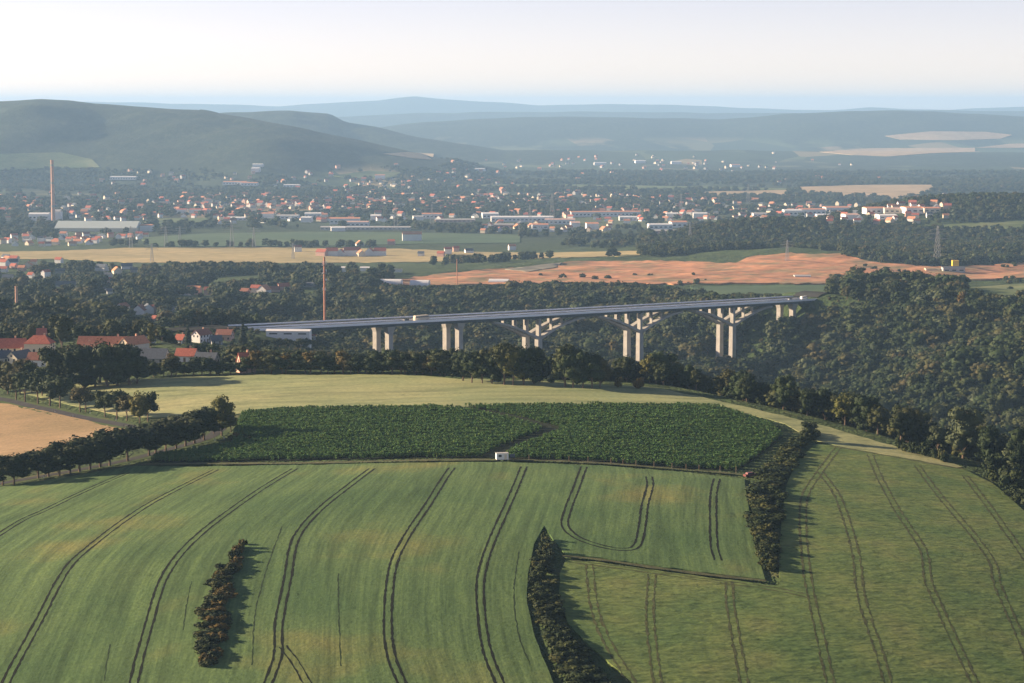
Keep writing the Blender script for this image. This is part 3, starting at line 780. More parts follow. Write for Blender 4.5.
tree_kind('broad', 6, 15, 5.4, 1.8, 1500, 0.85, M_leaf, lob=15)
tree_kind('dark', 4, 9, 3.9, 1.15, 1100, 0.70, M_leafdark, lob=12)
tree_kind('dense', 4, 16, 5.2, 0.1, 1500, 0.85, M_leafdark, lob=15)
tree_kind('young', 4, 8, 2.9, 2.5, 800, 0.60, M_leaf, lob=10)
tree_kind('yellow', 2, 11, 3.8, 1.6, 1100, 0.75, M_leafyel, lob=12)
tree_kind('poplar', 2, 17, 3.0, 1.6, 1100, 0.80, M_leafyel, lob=14)
tree_kind('pale', 2, 12, 4.8, 1.2, 1100, 0.80, M_leafpale, lob=12)
tree_kind('rusty', 2, 12, 3.6, 1.2, 1000, 0.80, M_leaforange, lob=12)
tree_kind('conifer', 2, 17, 3.6, 1.0, 1200, 0.75, M_leafconif, 'conif')
BUSH = {}
def bush_kind(key, n, mat):
    BUSH[key] = []
    for i in range(n):
        rg = np.random.default_rng(sum(map(ord, key)) * 7 + i)
        lb = [((0, 0, .55), (.75, .75, .6))]
        for k in range(7):
            th = k * 2.399; rr = rg.uniform(.3, .75); s = rg.uniform(.28, .48)
            lb.append(((rr * math.cos(th), rr * math.sin(th), rg.uniform(.25, 1.15)), (s, s, s * .9)))
        BUSH[key].append(crown_mesh('bush', rg, lb, 420, 0.30, mat))
bush_kind('green', 5, M_bush); bush_kind('rusty', 2, M_leaforange); bush_kind('dark', 3, M_leafdark)
CNT = {'t': 0}
NTREE = []
def tree(x, y, key, H, head, heads, place, group, z=None, name='tree', wide=1.0):
    out, H0 = KIND[key]
    k = CNT['t']; CNT['t'] += 1
    cm, tm = out[k % len(out)]
    sc = H / H0
    r = empty(name, (x, y, (float(T(x, y)) if z is None else z) - 0.1), random.uniform(0, 6.28), (sc * wide, sc * wide, sc))
    obj('crown', cm, r); obj('trunk', tm, r)
    later(r, head, heads, place, 'tree', group, (x, y))
    NTREE.append((x, y, H * .36 * wide))
    return r
def bush(x, y, key, w, h, head, heads, place, group):
    k = CNT['t']; CNT['t'] += 1
    o = obj('bush', BUSH[key][k % len(BUSH[key])], None, (x, y, float(T(x, y)) - .1))
    o.rotation_euler = (0, 0, random.uniform(0, 6.28)); o.scale = (w / 2, w / 2, h / 1.5)
    later(o, head, heads, place, 'bush', group, (x, y))
    return o
def ppm(y): return F / y    # pixels per metre at a distance

# the avenue by the wheat field
for a, b, hp in [(3, 484, 30), (14, 483, 28), (38, 477, 29), (49, 475.5, 31), (59, 474.5, 34), (70, 472, 37), (80, 470.5, 37), (90, 468.5, 36), (101, 466, 34), (110, 464.5, 34), (128, 460, 32),
                 (149, 454.5, 30), (156, 452.5, 32), (166, 450, 32), (176, 447.5, 31), (186, 445, 31), (195, 442, 32), (204, 439, 34)]:
    p = hit(a, b + 1.5); tree(p[0], p[1], 'dark', random.uniform(.92, 1.2) * hp / ppm(p[1]), 'dark round roadside tree', 'dark round roadside trees', 'in the avenue along the wheat field', 'avenue trees along the wheat field', wide=1.55)
p = hit(222, 436); tree(p[0], p[1], 'yellow', 44 / ppm(p[1]), 'tall yellow-green tree', '', 'at the right end of the dark avenue', None)
p = hit(214, 434); tree(p[0], p[1], 'dark', 31 / ppm(p[1]), 'dark pointed tree', '', 'just left of the tall yellow-green tree ending the avenue', None)
p = hit(231, 432); tree(p[0], p[1], 'yellow', 24 / ppm(p[1]), 'lower yellow-green tree', '', 'right of the tall one at the plantation corner', None)
for i, (a, b, hp) in enumerate([(16, 400, 24), (25, 402, 26), (38, 404, 27), (50, 406, 28), (60, 408, 26), (80, 412, 21), (86, 412, 20), (105, 417, 22), (117, 419, 24), (127, 421, 22)]):
    p = hit(a, b); tree(p[0], p[1], 'young', 1.25 * hp / ppm(p[1]), 'slim young roadside tree', 'slim young roadside trees', 'in the row beside the pale stubble field', 'young trees beside the stubble field', wide=1.15)
for a, b, hp, hd in ((140, 424, 27, 'yellow-green bushy tree'), (148, 422, 25, 'yellow-green tree')):
    p = hit(a, b); tree(p[0], p[1], 'yellow' if a == 140 else 'young', 1.25 * hp / ppm(p[1]), hd if a == 140 else 'green tree at the right end', '', 'ending the young tree row by the stubble field' if a == 140 else 'of the young row, touching a yellow-green tree', None)
# dense clump between village and pale field
for a, b, hp in [(72, 389, 44), (84, 388, 44), (95, 387, 43), (107, 387, 43), (118, 386, 42), (129, 385, 41), (137, 384, 34), (78, 384, 40), (100, 383, 42), (124, 382, 38)]:
    p = hit(a, b); tree(p[0], p[1], 'dense', 1.12 * hp / ppm(p[1]), 'dense dark tree', 'dense dark trees', 'in the clump before the red-roofed village', 'dark clump before the village', wide=1.15)
p = hit(54, 390); tree(p[0], p[1], 'broad', 47 / ppm(p[1]), 'large olive sunlit tree', '', 'at the left end of the dark clump before the village', None, wide=1.1)
for a, b, hp in [(-6, 392, 34), (8, 394, 33), (20, 394, 35), (32, 393, 33), (42, 396, 32), (4, 384, 24), (26, 383, 26)]:
    p = hit(a, b); tree(p[0], p[1], 'broad', hp / ppm(p[1]), 'leafy green tree', 'leafy green trees', 'below the red-roofed farmhouses at the left edge', 'trees below the farmhouses')
# tree line at the back of the pale field
for a, b, hp, k in [(463, 381, 26, 'dense'), (472, 383, 29, 'broad'), (482, 383.5, 27, 'broad'), (492, 384, 30, 'dense'), (504, 385, 38, 'broad'), (513, 385.5, 33, 'yellow'), (524, 385, 37, 'dense'), (534, 384, 36, 'dense'),
                    (565, 387, 38, 'broad'), (573, 388, 37, 'broad'), (583, 388.5, 35, 'dense'), (592, 388.5, 31, 'broad'), (600, 388, 26, 'broad')]:
    p = hit(a, b); hd = {'dense': 'dense dark tree', 'broad': 'broad olive tree', 'yellow': 'pale yellow-green tree'}[k]
    tree(p[0], p[1], k, 1.2 * hp / ppm(p[1]), hd, hd + 's', 'at the back edge of the pale grain field', 'trees at the back edge of the pale field')
for a, b, wp, hp in [(618, 387.5, 10, 11), (639, 388.5, 13, 13), (551, 383, 9, 6)]:
    p = hit(a, b); m = 1 / ppm(p[1]); bush(p[0], p[1], 'rusty' if a > 600 else 'dark', wp * m, hp * m, 'rounded brownish bush' if a > 600 else 'small dark bush', 'rounded brownish bushes' if a > 600 else '', 'standing alone at the back of the pale field', None)
# low trees and shrubs along the far edge of the pale field
for i in range(40):
    a = 146 + i * 7.9 + random.uniform(-2.5, 2.5)
    b = float(np.interp(a, [146, 250, 400, 470], [377, 373.5, 373.5, 377]))
    hp = random.uniform(13, 22) if a < 236 else random.uniform(15, 26)
    p = hit(a, b); ky = random.choices(['broad', 'dense', 'rusty'], [50, 42, 8])[0]
    hd = {'broad': 'low olive tree', 'dense': 'low dark green tree', 'rusty': 'low rusty tree'}[ky]
    tree(p[0], p[1], ky, hp / ppm(p[1]), hd, hd + 's', 'along the pale field', 'low trees edging the pale field', wide=1.5)
for i in range(11):
    a = 258 + i * 5.4 + random.uniform(-1.5, 1.5); p = hit(a, 347.5 + random.uniform(-1, 1)); ky = 'dense' if i % 2 else 'broad'
    hd = 'small dark green tree' if i % 2 else 'small olive tree'
    tree(p[0], p[1], ky, random.uniform(7.5, 11.5) / ppm(p[1]), hd, hd + 's', 'before the white workshop by the viaduct', 'small trees before the workshop', wide=1.5)
# hedges in the fields
def hedge(line, wid, n, keys, head, place, group, hh):
    P = densify(line, 1.0, False)
    seg = np.concatenate([[0], np.cumsum(np.linalg.norm(np.diff(P, axis=0), axis=1))])
    lst = []
    for i in range(n):
        s = seg[-1] * (i + .5) / n
        a = np.interp(s, seg, P[:, 0]); b = np.interp(s, seg, P[:, 1]); wv = np.interp(s / seg[-1], np.linspace(0, 1, len(wid)), wid)
        a += random.uniform(-.30, .30) * wv
        p = hit(a, b); m = 1 / ppm(p[1]); key = keys[i % len(keys)]
        W = wv * m * random.uniform(.62, .95); W = max(W, 1.3)
        H_ = hh * random.uniform(.75, 1.2) * min(1, .5 + W / 4)
        w_ = {'green': 'green', 'rusty': 'rusty orange', 'dark': 'dark green'}[key]
        bush(p[0], p[1], key, W, H_, w_ + ' ' + head, w_ + ' ' + head.replace('bush', 'bushes'), place, group)
hedge([(243, 545), (236, 556), (228, 572), (220, 592), (214, 612), (212, 635), (210, 655), (205, 668)], [7, 17, 24, 29, 31, 31, 28, 20], 64, ['dark', 'green', 'rusty', 'dark', 'green', 'rusty', 'dark', 'green'], 'bush', 'in the narrow hedge left in the wheat field', 'hedge in the left wheat field', 2.5)
hedge([(545, 540), (543, 556), (542, 580), (545, 602), (550, 622), (558, 642), (572, 664), (592, 690), (600, 705)], [10, 20, 26, 28, 30, 36, 44, 52], 72, ['green', 'green', 'dark', 'green', 'dark'], 'bush', 'in the hedge between wheat and barley', 'hedge between wheat and barley', 2.5)
hedge([(815, 433), (806, 440), (796, 449), (784, 462), (772, 478), (766, 500), (764, 520), (766, 545), (770, 572)], [15, 22, 28, 31, 34, 34, 31, 25, 16], 84, ['green', 'green', 'dark', 'green'], 'bush', 'in the hedge beside the dark plantation', 'hedge beside the plantation', 2.6)
hedge([(986, 467), (994, 474), (1004, 482), (1020, 496), (1040, 512)], [26, 30, 32, 32], 15, ['dark', 'green', 'dark'], 'bush', 'at the right edge of the barley field', 'bushes at the right barley edge', 6.5)
hedge([(897, 448), (914, 453), (931, 458), (948, 463)], [12, 16, 14], 10, ['green', 'dark'], 'bush', 'beside the pale strip behind the barley', 'bushes beside the pale strip', 4.0)
hedge([(232, 441), (240, 439), (256, 446)], [10, 10, 8], 6, ['green', 'rusty', 'dark'], 'bush', 'at the plantation corner by the road', 'bushes at the plantation corner', 2.6)
p = hit(808, 441); tree(p[0], p[1], 'dark', 20 / ppm(p[1]), 'dark round tree', '', 'at the top end of the hedge beside the plantation', None, wide=1.2)
p = hit(777, 432); bush(p[0], p[1], 'dark', 2, 3, 'small dark bush', '', 'at the upper right corner of the plantation', None)

# ------------------------------------------------------------------ buildings
HOUSES = []; HBOX = []
def house(px, row, wpx, hpx, wall, roof, head, heads, place, group, rz=0.0, depth=None, detail=2, hip=False, name='house', chim=True, steep=0.85, cat='house', gable=False, P=None):
    p = hit(px, row) if P is None else P
    m = 1 / ppm(p[1]); L = wpx * m; D = depth or min(11.0, max(7.0, L * .6)); Ht = hpx * m
    if gable: L, D = (depth or 12.0), wpx * m; rz = rz + R(90)
    rh = min(D * .5 * steep, Ht * .62); hw = Ht - rh
    r = empty(name, (p[0], p[1], p[2] - .2), rz)
    mb = MB()
    a, b = L / 2, D / 2
    vs = [(-a, -b, 0), (a, -b, 0), (a, b, 0), (-a, b, 0), (-a, -b, hw), (a, -b, hw), (a, b, hw), (-a, b, hw)]
    fs = [(0, 1, 5, 4), (1, 2, 6, 5), (2, 3, 7, 6), (3, 0, 4, 7)]
    if not hip:
        vs += [(-a, 0, hw + rh), (a, 0, hw + rh)]; fs += [(4, 7, 8), (5, 9, 6)]
    mb.add(vs, fs, wall); mb.build('wall', r)
    e = .45; k = b + e; ra = 0 if not hip else min(b, a * .8)
    zr = hw + rh + .02; ze = hw - rh * e / b + .02; ax = a + .35
    mb = MB(); th = .22
    top = [(-ax, -k, ze), (ax, -k, ze), (ax, k, ze), (-ax, k, ze), (-ax + ra, 0, zr), (ax - ra, 0, zr)]
    vs = [(x, y, z + th) for x, y, z in top] + top
    fs = [(0, 1, 5, 4), (2, 3, 4, 5), (7, 6, 10, 11), (9, 8, 11, 10), (0, 6, 7, 1), (2, 8, 9, 3), (3, 9, 10, 4), (0, 4, 10, 6), (1, 7, 11, 5), (2, 5, 11, 8)]
    if hip: fs += [(3, 0, 4), (1, 2, 5)]
    mb.add(vs, fs, roof); ro = mb.build('roof', r)
    if detail >= 2:
        if chim:
            mb = MB(); mb.box((a * .35, b * .15, zr + .2), (.8, .7, 2.0), M_brick); mb.build('chimney', ro)
        nw = max(2, int(L / 3)); fl = 2 if hw > 4.6 else 1
        for f_ in range(fl):
            for i in range(nw):
                mb = MB(); mb.box((-a + (i + .5) * L / nw, -b - .02, 1.6 + f_ * 2.6), (1.0, .12, 1.3), M_glass)
                if not (f_ == 0 and i == nw // 2): mb.build('window', r)
        mb = MB(); mb.box((-a + (nw // 2 + .5) * L / nw, -b - .02, 1.15), (1.1, .14, 2.1), M_wood); mb.build('door', r)
        for sx in (-1, 1):
            for q in (-.22, .22):
                mb = MB(); mb.box((sx * (a + .02), q * D, hw - .8), (.12, .9, 1.2), M_glass); mb.build('window', r)
            if not hip:
                mb = MB(); mb.box((sx * (a + .02), 0, hw + rh * .35), (.12, .8, 1.0), M_glass); mb.build('window', r)
    later(r, head, heads, place, cat, group, (p[0], p[1]))
    HOUSES.append((p[0], p[1], max(L, D) * .6 + 3)); HBOX.append((p[0], p[1], p[2], max(L * abs(math.cos(rz)), 5) * .5, Ht))
    return r
V = 'in the near village at the left'
house(10, 357, 32, 19, M_cream, M_red, 'long farmhouse with red roof and cream wall', '', 'at the left edge of the village', None, R(4))
house(40, 358, 27, 23, M_cream, M_red, 'big hipped red-roofed house', '', 'between the left farmhouse and the brown-roofed barn', None, R(-6), hip=True)
house(20, 366, 15, 16, M_cream, M_slate, 'cream house showing its gable under a slate roof', '', 'below the left red farmhouse', None, R(-24), gable=True, depth=13)
house(39, 366, 20, 14, M_white, M_brown, 'low house with dull red roof', '', 'joined right of the cream gable house', None, R(-8))
house(2, 368, 18, 18, M_greyw, M_slate, 'dark slate-roofed house', '', 'at the left picture edge below the red farmhouse', None, R(10))
house(66, 361, 14, 13, M_cream, M_red, 'small red-roofed house', '', 'half hidden behind the large olive tree', None, R(8))
house(108, 358, 58, 22, M_cream, M_brown, 'long barn with brownish tiled roof', '', 'behind the dense dark clump', None, R(-5), depth=14, chim=True, name='barn', cat='barn')
house(134, 360, 15, 24, M_cream, M_orange, 'house with bright orange roof end', '', 'at the right end of the long brown barn', None, R(-32), gable=True, depth=14)
house(87, 361, 16, 19, M_cream, M_brown, 'cottage with brown roof', '', 'standing before the left half of the long barn', None, R(-8))
house(109, 363, 18, 17, M_pinkw, M_orange, 'cottage with glowing orange roof', '', 'standing before the right half of the long barn', None, R(-30))
house(150, 362, 36, 14, M_greyw, M_slate, 'long low grey-roofed barn', '', 'right of the orange roof in the village', None, R(-8), name='barn', cat='barn', chim=False)
house(187, 361, 20, 13, M_white, M_red, 'red-roofed house with white gable end', '', 'between the grey barn and blue-grey roofs', None, R(-10))
house(207, 366, 22, 14, M_greyw, M_slate, 'house with blue-grey slate roof', '', 'right of the red-roofed white-gabled house', None, R(-14))
house(246, 372, 15, 20, M_pinkw, M_red, 'steep dark red roofed house', '', 'at the right end of the village by the pale field', None, R(28), steep=1.4)
house(42, 343, 9, 15, M_pinkw, M_red, 'small red-roofed house', '', 'behind the big hipped red-roofed house', None, R(6))
far = 1150
def hp2(px, y): x = xat(px, y, 160); return np.array([x, y, float(T(x, y))])
house(202, 342, 11, 13, M_white, M_brown, 'sunlit white gabled house', '', 'beside the motorway above the village', None, R(-32), gable=True, depth=12)
house(225, 340, 16, 11, M_pinkw, M_brown, 'pinkish house with dull red roof', '', 'just below the motorway left of the viaduct', None, R(-12))
house(216, 344, 11, 9, M_greyw, M_slate, 'small grey house', '', 'right of the sunlit white gabled house', None, R(20))
house(181, 343, 9, 9, M_white, M_red, 'small white house with red roof', '', 'left of the sunlit white gabled house', None, R(-20))
house(142, 345, 24, 9, M_greyw, M_slate, 'low long grey shed', '', 'behind the long grey-roofed barn', None, R(-4), chim=False, name='barn', cat='shed')

def flat_hall(px, row, wpx, hpx, wall, roof, head, place, rz=0.0, depth=18, heads='', group=None, name='hall', cat='building', rq=None, win=True, dz=0.0):
    p = hit(px, row); m = 1 / ppm(p[1]); L = wpx * m; Ht = hpx * m
    r = empty(name, (p[0], p[1], p[2] - .5 + dz), rz)
    mb = MB(); mb.box((0, 0, Ht * .5 - dz), (L, depth, Ht + 2 * dz), wall); mb.build('wall', r)
    mb = MB(); b = depth / 2 + .4; a = L / 2 + .4; q = Ht * .16 + .3 if rq is None else rq
    mb.add([(-a, -b, Ht + .01), (a, -b, Ht + .01), (a, b, Ht + .01), (-a, b, Ht + .01), (-a, 0, Ht + q), (a, 0, Ht + q)], [(0, 1, 5, 4), (2, 3, 4, 5), (1, 2, 5), (3, 0, 4), (3, 2, 1, 0)], roof); mb.build('roof', r)
    n = max(2, int(L / 9)); mb = MB()
    if win and wpx > 14:
        for i in range(n): mb.box((-L / 2 + (i + .5) * L / n, -depth / 2 - .02, Ht * .5), (L / n * .55, .2, Ht * .22), M_glass)
        mb.build('window_band', r)
    later(r, head, heads, place, cat, group, (p[0], p[1])); HOUSES.append((p[0], p[1], L * .5 + 4)); HBOX.append((p[0], p[1], p[2], L * .5, Ht))
    return r
flat_hall(289, 341, 44, 5.5, M_white, M_white, 'long white flat workshop building', 'below the viaduct deck beside the tall mast', R(-4), 9, dz=4.0)
flat_hall(318, 342.5, 12, 6, M_white, M_brown, 'low white annex with brown roof', 'at the right end of the long white workshop', R(-14), 12, dz=1.5)
for a, b, wd, hh, nm in ((389, 284.5, 26, 6, 'wide white tunnel hall'), (420, 287, 19, 7.5, 'taller white tunnel hall'), (499, 282.5, 20, 4, 'white flat shed')):
    p = hit(a, b); m = 1 / ppm(p[1]); L = wd * m; Ht = hh * m
    r = empty('tunnel_hall', (p[0], p[1], p[2] - .5), R(-6)); mb = MB(); K = 10; n0 = 0; vs = []; fs = []
    for s in (-1, 1):
        for k in range(K + 1):
            th = math.pi * k / K; vs.append((s * L / 2, -math.cos(th) * 9, math.sin(th) ** .7 * Ht))
    fs = [(k, k + 1, K + 2 + k, K + 1 + k) for k in range(K)]
    mb.add(vs, fs, M_white); mb.build('cover', r)
    mb = MB(); mb.add([tuple(v) for v in vs[:K + 1]], [tuple(range(K + 1))], M_white); mb.add([tuple(v) for v in vs[K + 1:]], [tuple(range(K, -1, -1))], M_white); mb.build('end_wall', r)
    later(r, nm, '', 'before the orange earthworks beyond the wooded slope' if a < 490 else 'at the foot of the orange earthworks above the viaduct', 'hall', None, (p[0], p[1])); HOUSES.append((p[0], p[1], L * .5)); HBOX.append((p[0], p[1], p[2], L * .5, Ht))

# mid-distance houses
RW = {'r': (M_red, 'red-roofed'), 'o': (M_orange, 'orange-roofed'), 'b': (M_brown, 'brown-roofed'), 's': (M_slate, 'grey-roofed')}
WW = {'w': (M_white, 'white'), 'c': (M_cream, 'cream'), 'p': (M_pinkw, 'pinkish'), 'g': (M_greyw, 'grey')}
def mids(lst, place, group, detail=1):
    for a, b, wd, hh, cw in lst:
        ro, rn = RW[cw[1]]; wa, wn = WW[cw[0]]
        gb = len(cw) > 2
        house(a, b, wd * 1.2, hh * 1.2, wa, ro, f'{wn} {rn} house', f'{wn} {rn} houses', place, group, R(random.uniform(-35, 25)), detail=detail, gable=gb, chim=False)
mids([(140, 314, 10, 8, 'wbg'), (148, 313, 8, 8, 'wsg'), (123, 311, 7, 7, 'wbg'), (152, 313, 4, 7, 'pr'), (117, 303, 9, 6, 'pb'), (104, 293, 4, 5, 'wsg'), (110, 294, 5, 5, 'ws'), (155, 320, 4, 4, 'pr'), (175, 311, 3, 4, 'ws')], 'on the wooded slope above the village', 'houses on the wooded slope')
mids([(185, 295, 10, 6, 'wr'), (194, 294, 12, 7, 'po'), (208, 295, 6, 7, 'pr'), (245, 294, 8, 5, 'pb'), (256, 293, 8, 7, 'wr'), (264, 293, 9, 7, 'wog'), (284, 290, 10, 6, 'pr'), (275, 292, 8, 5, 'pb'), (310, 287, 8, 4, 'gs'), (247, 296, 5, 4, 'wr')], 'among trees left of the tall mast', 'houses left of the tall mast')
mids([(102, 271, 10, 6, 'ws'), (108, 277, 7, 4, 'ws'), (117, 275, 7, 7, 'cog'), (127, 269, 9, 5, 'ws'), (134, 272, 6, 4, 'gs'), (109, 283, 4, 5, 'pr'), (59, 263, 6, 5, 'wr'), (34, 265, 5, 5, 'co'), (46, 279, 4, 8, 'wrg'), (31, 278, 5, 5, 'wr'), (22, 271, 6, 5, 'po'), (14, 268, 6, 4, 'pr'), (4, 272, 6, 5, 'wr'), (60, 273, 8, 4, 'gs'), (67, 287, 20, 5, 'ws'), (8, 279, 9, 4, 'gs'), (2, 264, 5, 5, 'pr'), (163, 270, 6, 4, 'ws')],
     'between the wooded slope and the yellow strip', 'houses before the yellow strip')
mids([(322, 256, 9, 6, 'pr'), (332, 256, 10, 7, 'wr'), (341, 256, 6, 6, 'wrg'), (352, 256, 14, 7.5, 'wr'), (361, 257, 6, 6, 'cog'), (370, 256, 8, 7, 'wrg'), (380, 256, 10, 7, 'wr'), (298, 252, 6, 6, 'wb'), (421, 256, 5, 4, 'ws'), (441, 257, 6, 5, 'pr'), (448, 254, 6, 6, 'wr'), (469, 253, 7, 4, 'ws'), (456, 252, 5, 5, 'pr'), (412, 241, 16, 8, 'wo'), (512, 250, 6, 5, 'wo')], 'at the far edge of the yellow strip', 'houses by the yellow strip')
flat_hall(340, 272, 11, 5, M_white, M_white, 'white flat building', 'right of the tall mast above the trees', 0, 14)
flat_hall(365, 271, 9, 4, M_white, M_white, 'smaller white flat building', 'among trees right of the tall mast', 0, 12)
flat_hall(398, 272, 8, 3, M_white, M_slate, 'low grey-roofed white building', 'before the yellow strip right of the mast', 0, 12)

# factory with tall chimney, halls of the town
flat_hall(99, 231, 82, 4, M_cream, M_greenroof, 'very long factory hall with pale green roof', 'beside the tallest chimney in the plain', R(-3), 60, rq=13, win=False)
flat_hall(40, 220.5, 20, 7, M_white, M_white, 'white factory block', 'left of the foot of the tallest chimney', 0, 30)
flat_hall(57, 222, 9, 11, M_white, M_greyw, 'tower-like white factory block', 'right at the foot of the tallest chimney', 0, 25)
flat_hall(147, 231, 12, 6, M_white, M_orange, 'white shed with orange roof', 'at the right end of the green-roofed factory hall', 0, 30)
HL = [(345, 224, 30, 6, 'wo'), (358, 226.5, 22, 5, 'wp'), (313, 218, 16, 5, 'ww'), (288, 219, 22, 4, 'wg'), (268, 218, 12, 5, 'wo'), (307, 222, 10, 5, 'ww'), (376, 220, 10, 5, 'ww'), (366, 229.5, 90, 3, 'gg'), (338, 231, 14, 4, 'ww'),
      (522, 221.5, 62, 5, 'ww'), (560, 224, 30, 5, 'wp'), (605, 216.5, 70, 5, 'wo'), (628, 220.5, 18, 4, 'ww'), (490, 218, 16, 5, 'ww'), (504, 228, 20, 4, 'pg'), (540, 229, 16, 5, 'wo'), (592, 229, 12, 6, 'wo'), (575, 227, 9, 5, 'wp'),
      (432, 218.5, 20, 5, 'wo'), (418, 220, 10, 4, 'wg'), (455, 222, 40, 3, 'pg'), (660, 229, 24, 5, 'ww'), (678, 227.5, 16, 6, 'wo'), (665, 234, 22, 4, 'pg'), (700, 218, 14, 5, 'ww'), (672, 217, 12, 4, 'ww'),
      (792, 216, 18, 6, 'ww'), (812, 215, 26, 6, 'wo'), (836, 213, 24, 6, 'wo'), (856, 213, 18, 5, 'pp'), (874, 213.5, 20, 6, 'wo'), (894, 213, 20, 5, 'cp'), (912, 213, 18, 6, 'wo'), (930, 212.5, 16, 5, 'co'), (826, 219.5, 20, 5, 'ww'), (850, 219, 14, 5, 'wp'), (886, 218.5, 18, 4, 'ww'), (760, 217, 16, 4, 'wg'),
      (124, 179.5, 26, 3, 'ww'), (236, 184.5, 24, 3, 'wo'), (250, 185.5, 16, 3, 'wo'), (292, 187, 16, 2.5, 'ww'), (256, 172, 8, 4, 'ww'), (258, 167, 10, 3, 'ww'), (380, 179, 10, 4, 'wo'), (182, 213, 10, 4, 'wr'), (196, 213, 12, 4, 'wr'), (208, 213, 7, 4, 'wr'),
      (240, 220, 26, 3, 'ww'), (600, 165, 12, 2.5, 'ww'), (640, 163, 10, 2.5, 'ww'), (676, 164, 10, 2.5, 'ww'), (735, 167, 9, 2.5, 'wo'), (480, 171, 10, 2.5, 'ww')]
HW = {'w': (M_white, 'white'), 'p': (M_pinkw, 'pinkish'), 'g': (M_greyw, 'grey'), 'c': (M_cream, 'cream')}
HRf = {'w': (M_white, 'white-roofed'), 'o': (M_orange, 'orange-roofed'), 'p': (M_pinkw, 'pink-roofed'), 'g': (M_greyw, 'grey-roofed'), 'r': (M_red, 'red-roofed')}
for a, b, wd, hh, cc in HL:
    wa, wn = HW[cc[0]]; ro, rn = HRf[cc[1]]
    wa_n = wn if rn.startswith(wn) else f'{wn} {rn}'
    if b < 190: pl = 'at the foot of the distant hills'
    elif a < 260: pl = 'near the tallest chimney in the plain'
    elif a < 400: pl = 'in the works beyond the green strip'
    elif a < 480: pl = 'in the middle of the plain town'
    elif a < 650: pl = 'in the works at mid plain'
    elif a < 770: pl = 'in the plain above the forest knoll'
    else: pl = 'in the bright works at right'
    flat_hall(a, b, wd, hh, wa, ro, f'{wa_n} industrial hall', pl, R(random.uniform(-8, 8)), 25 + 20 * random.random(), f'{wa_n} industrial halls', 'industrial halls in the plain')

# the town: nearest houses one by one, the far rest as one mass
def town_points():
    out = []
    def cluster(n, x0, x1, r0, r1):
        k = 0
        while k < n:
            a, b = random.uniform(x0, x1), random.uniform(r0, r1)
            k += 1; out.append((a, b))
    cluster(48, 0, 100, 236, 247); cluster(12, 100, 150, 232, 240); cluster(14, 0, 30, 258, 268)
    cluster(34, 0, 130, 200, 218); cluster(26, 130, 260, 203, 214); cluster(40, 215, 330, 203, 224); cluster(60, 250, 480, 200, 212); cluster(26, 480, 600, 193, 206)
    cluster(26, 480, 620, 222, 232); cluster(20, 600, 720, 203, 224); cluster(46, 780, 935, 209, 224); cluster(18, 690, 780, 208, 222); cluster(16, 330, 520, 232, 250)
    cluster(60, 340, 520, 176, 194); cluster(40, 440, 760, 160, 176); cluster(40, 90, 380, 172, 190); cluster(22, 560, 780, 152, 170); cluster(160, 200, 700, 196, 210); cluster(420, 0, 760, 194, 222); cluster(60, 330, 950, 160, 200); cluster(120, 760, 950, 205, 222)
    return out
TP = town_points()
pw = []
for a, b in TP:
    p = hit(a, b)
    if any(inpoly([a], [b], q)[0] for q in FIELD_PX): continue
    if any((p[0] - x) ** 2 + (p[1] - y) ** 2 < (r_ + 8) ** 2 for x, y, r_ in HOUSES): continue
    if any((p[0] - q[0]) ** 2 + (p[1] - q[1]) ** 2 < 19 ** 2 for _, _, q in pw): continue
    pw.append((a, b, p))
pw.sort(key=lambda q: q[2][1])
NIND = 190
for a, b, p in pw[:NIND]:
    cw = random.choice(['wr', 'wr', 'wo', 'cr', 'wb', 'pr', 'ws', 'co', 'wog', 'wrg', 'wsg', 'cog'])
    ro, rn = RW[cw[1]]; wa, wn = WW[cw[0]]; m = ppm(p[1])
    if b > 256: pl = 'left of the yellow strip'
    elif b > 229 and a < 160: pl = 'in the estate beyond the yellow strip'
    elif a < 135: pl = 'around the tallest chimney'
    elif a < 250: pl = 'right of the green-roofed factory hall'
    elif a < 345: pl = 'before the works beyond the green strip'
    elif a < 480: pl = 'in the middle of the plain town'
    elif a < 650: pl = 'by the works at mid plain'
    elif a < 775: pl = 'in the plain above the forest knoll'
    else: pl = 'around the bright works at the right'
    house(a, b, random.uniform(10, 15) * m, random.uniform(8, 10.5) * m, wa, ro, f'tiny {wn} {rn} house', f'tiny {wn} {rn} houses', pl, 'houses of the town in the plain', R(random.uniform(-40, 40)), detail=1, gable=len(cw) > 2, chim=False, P=p)

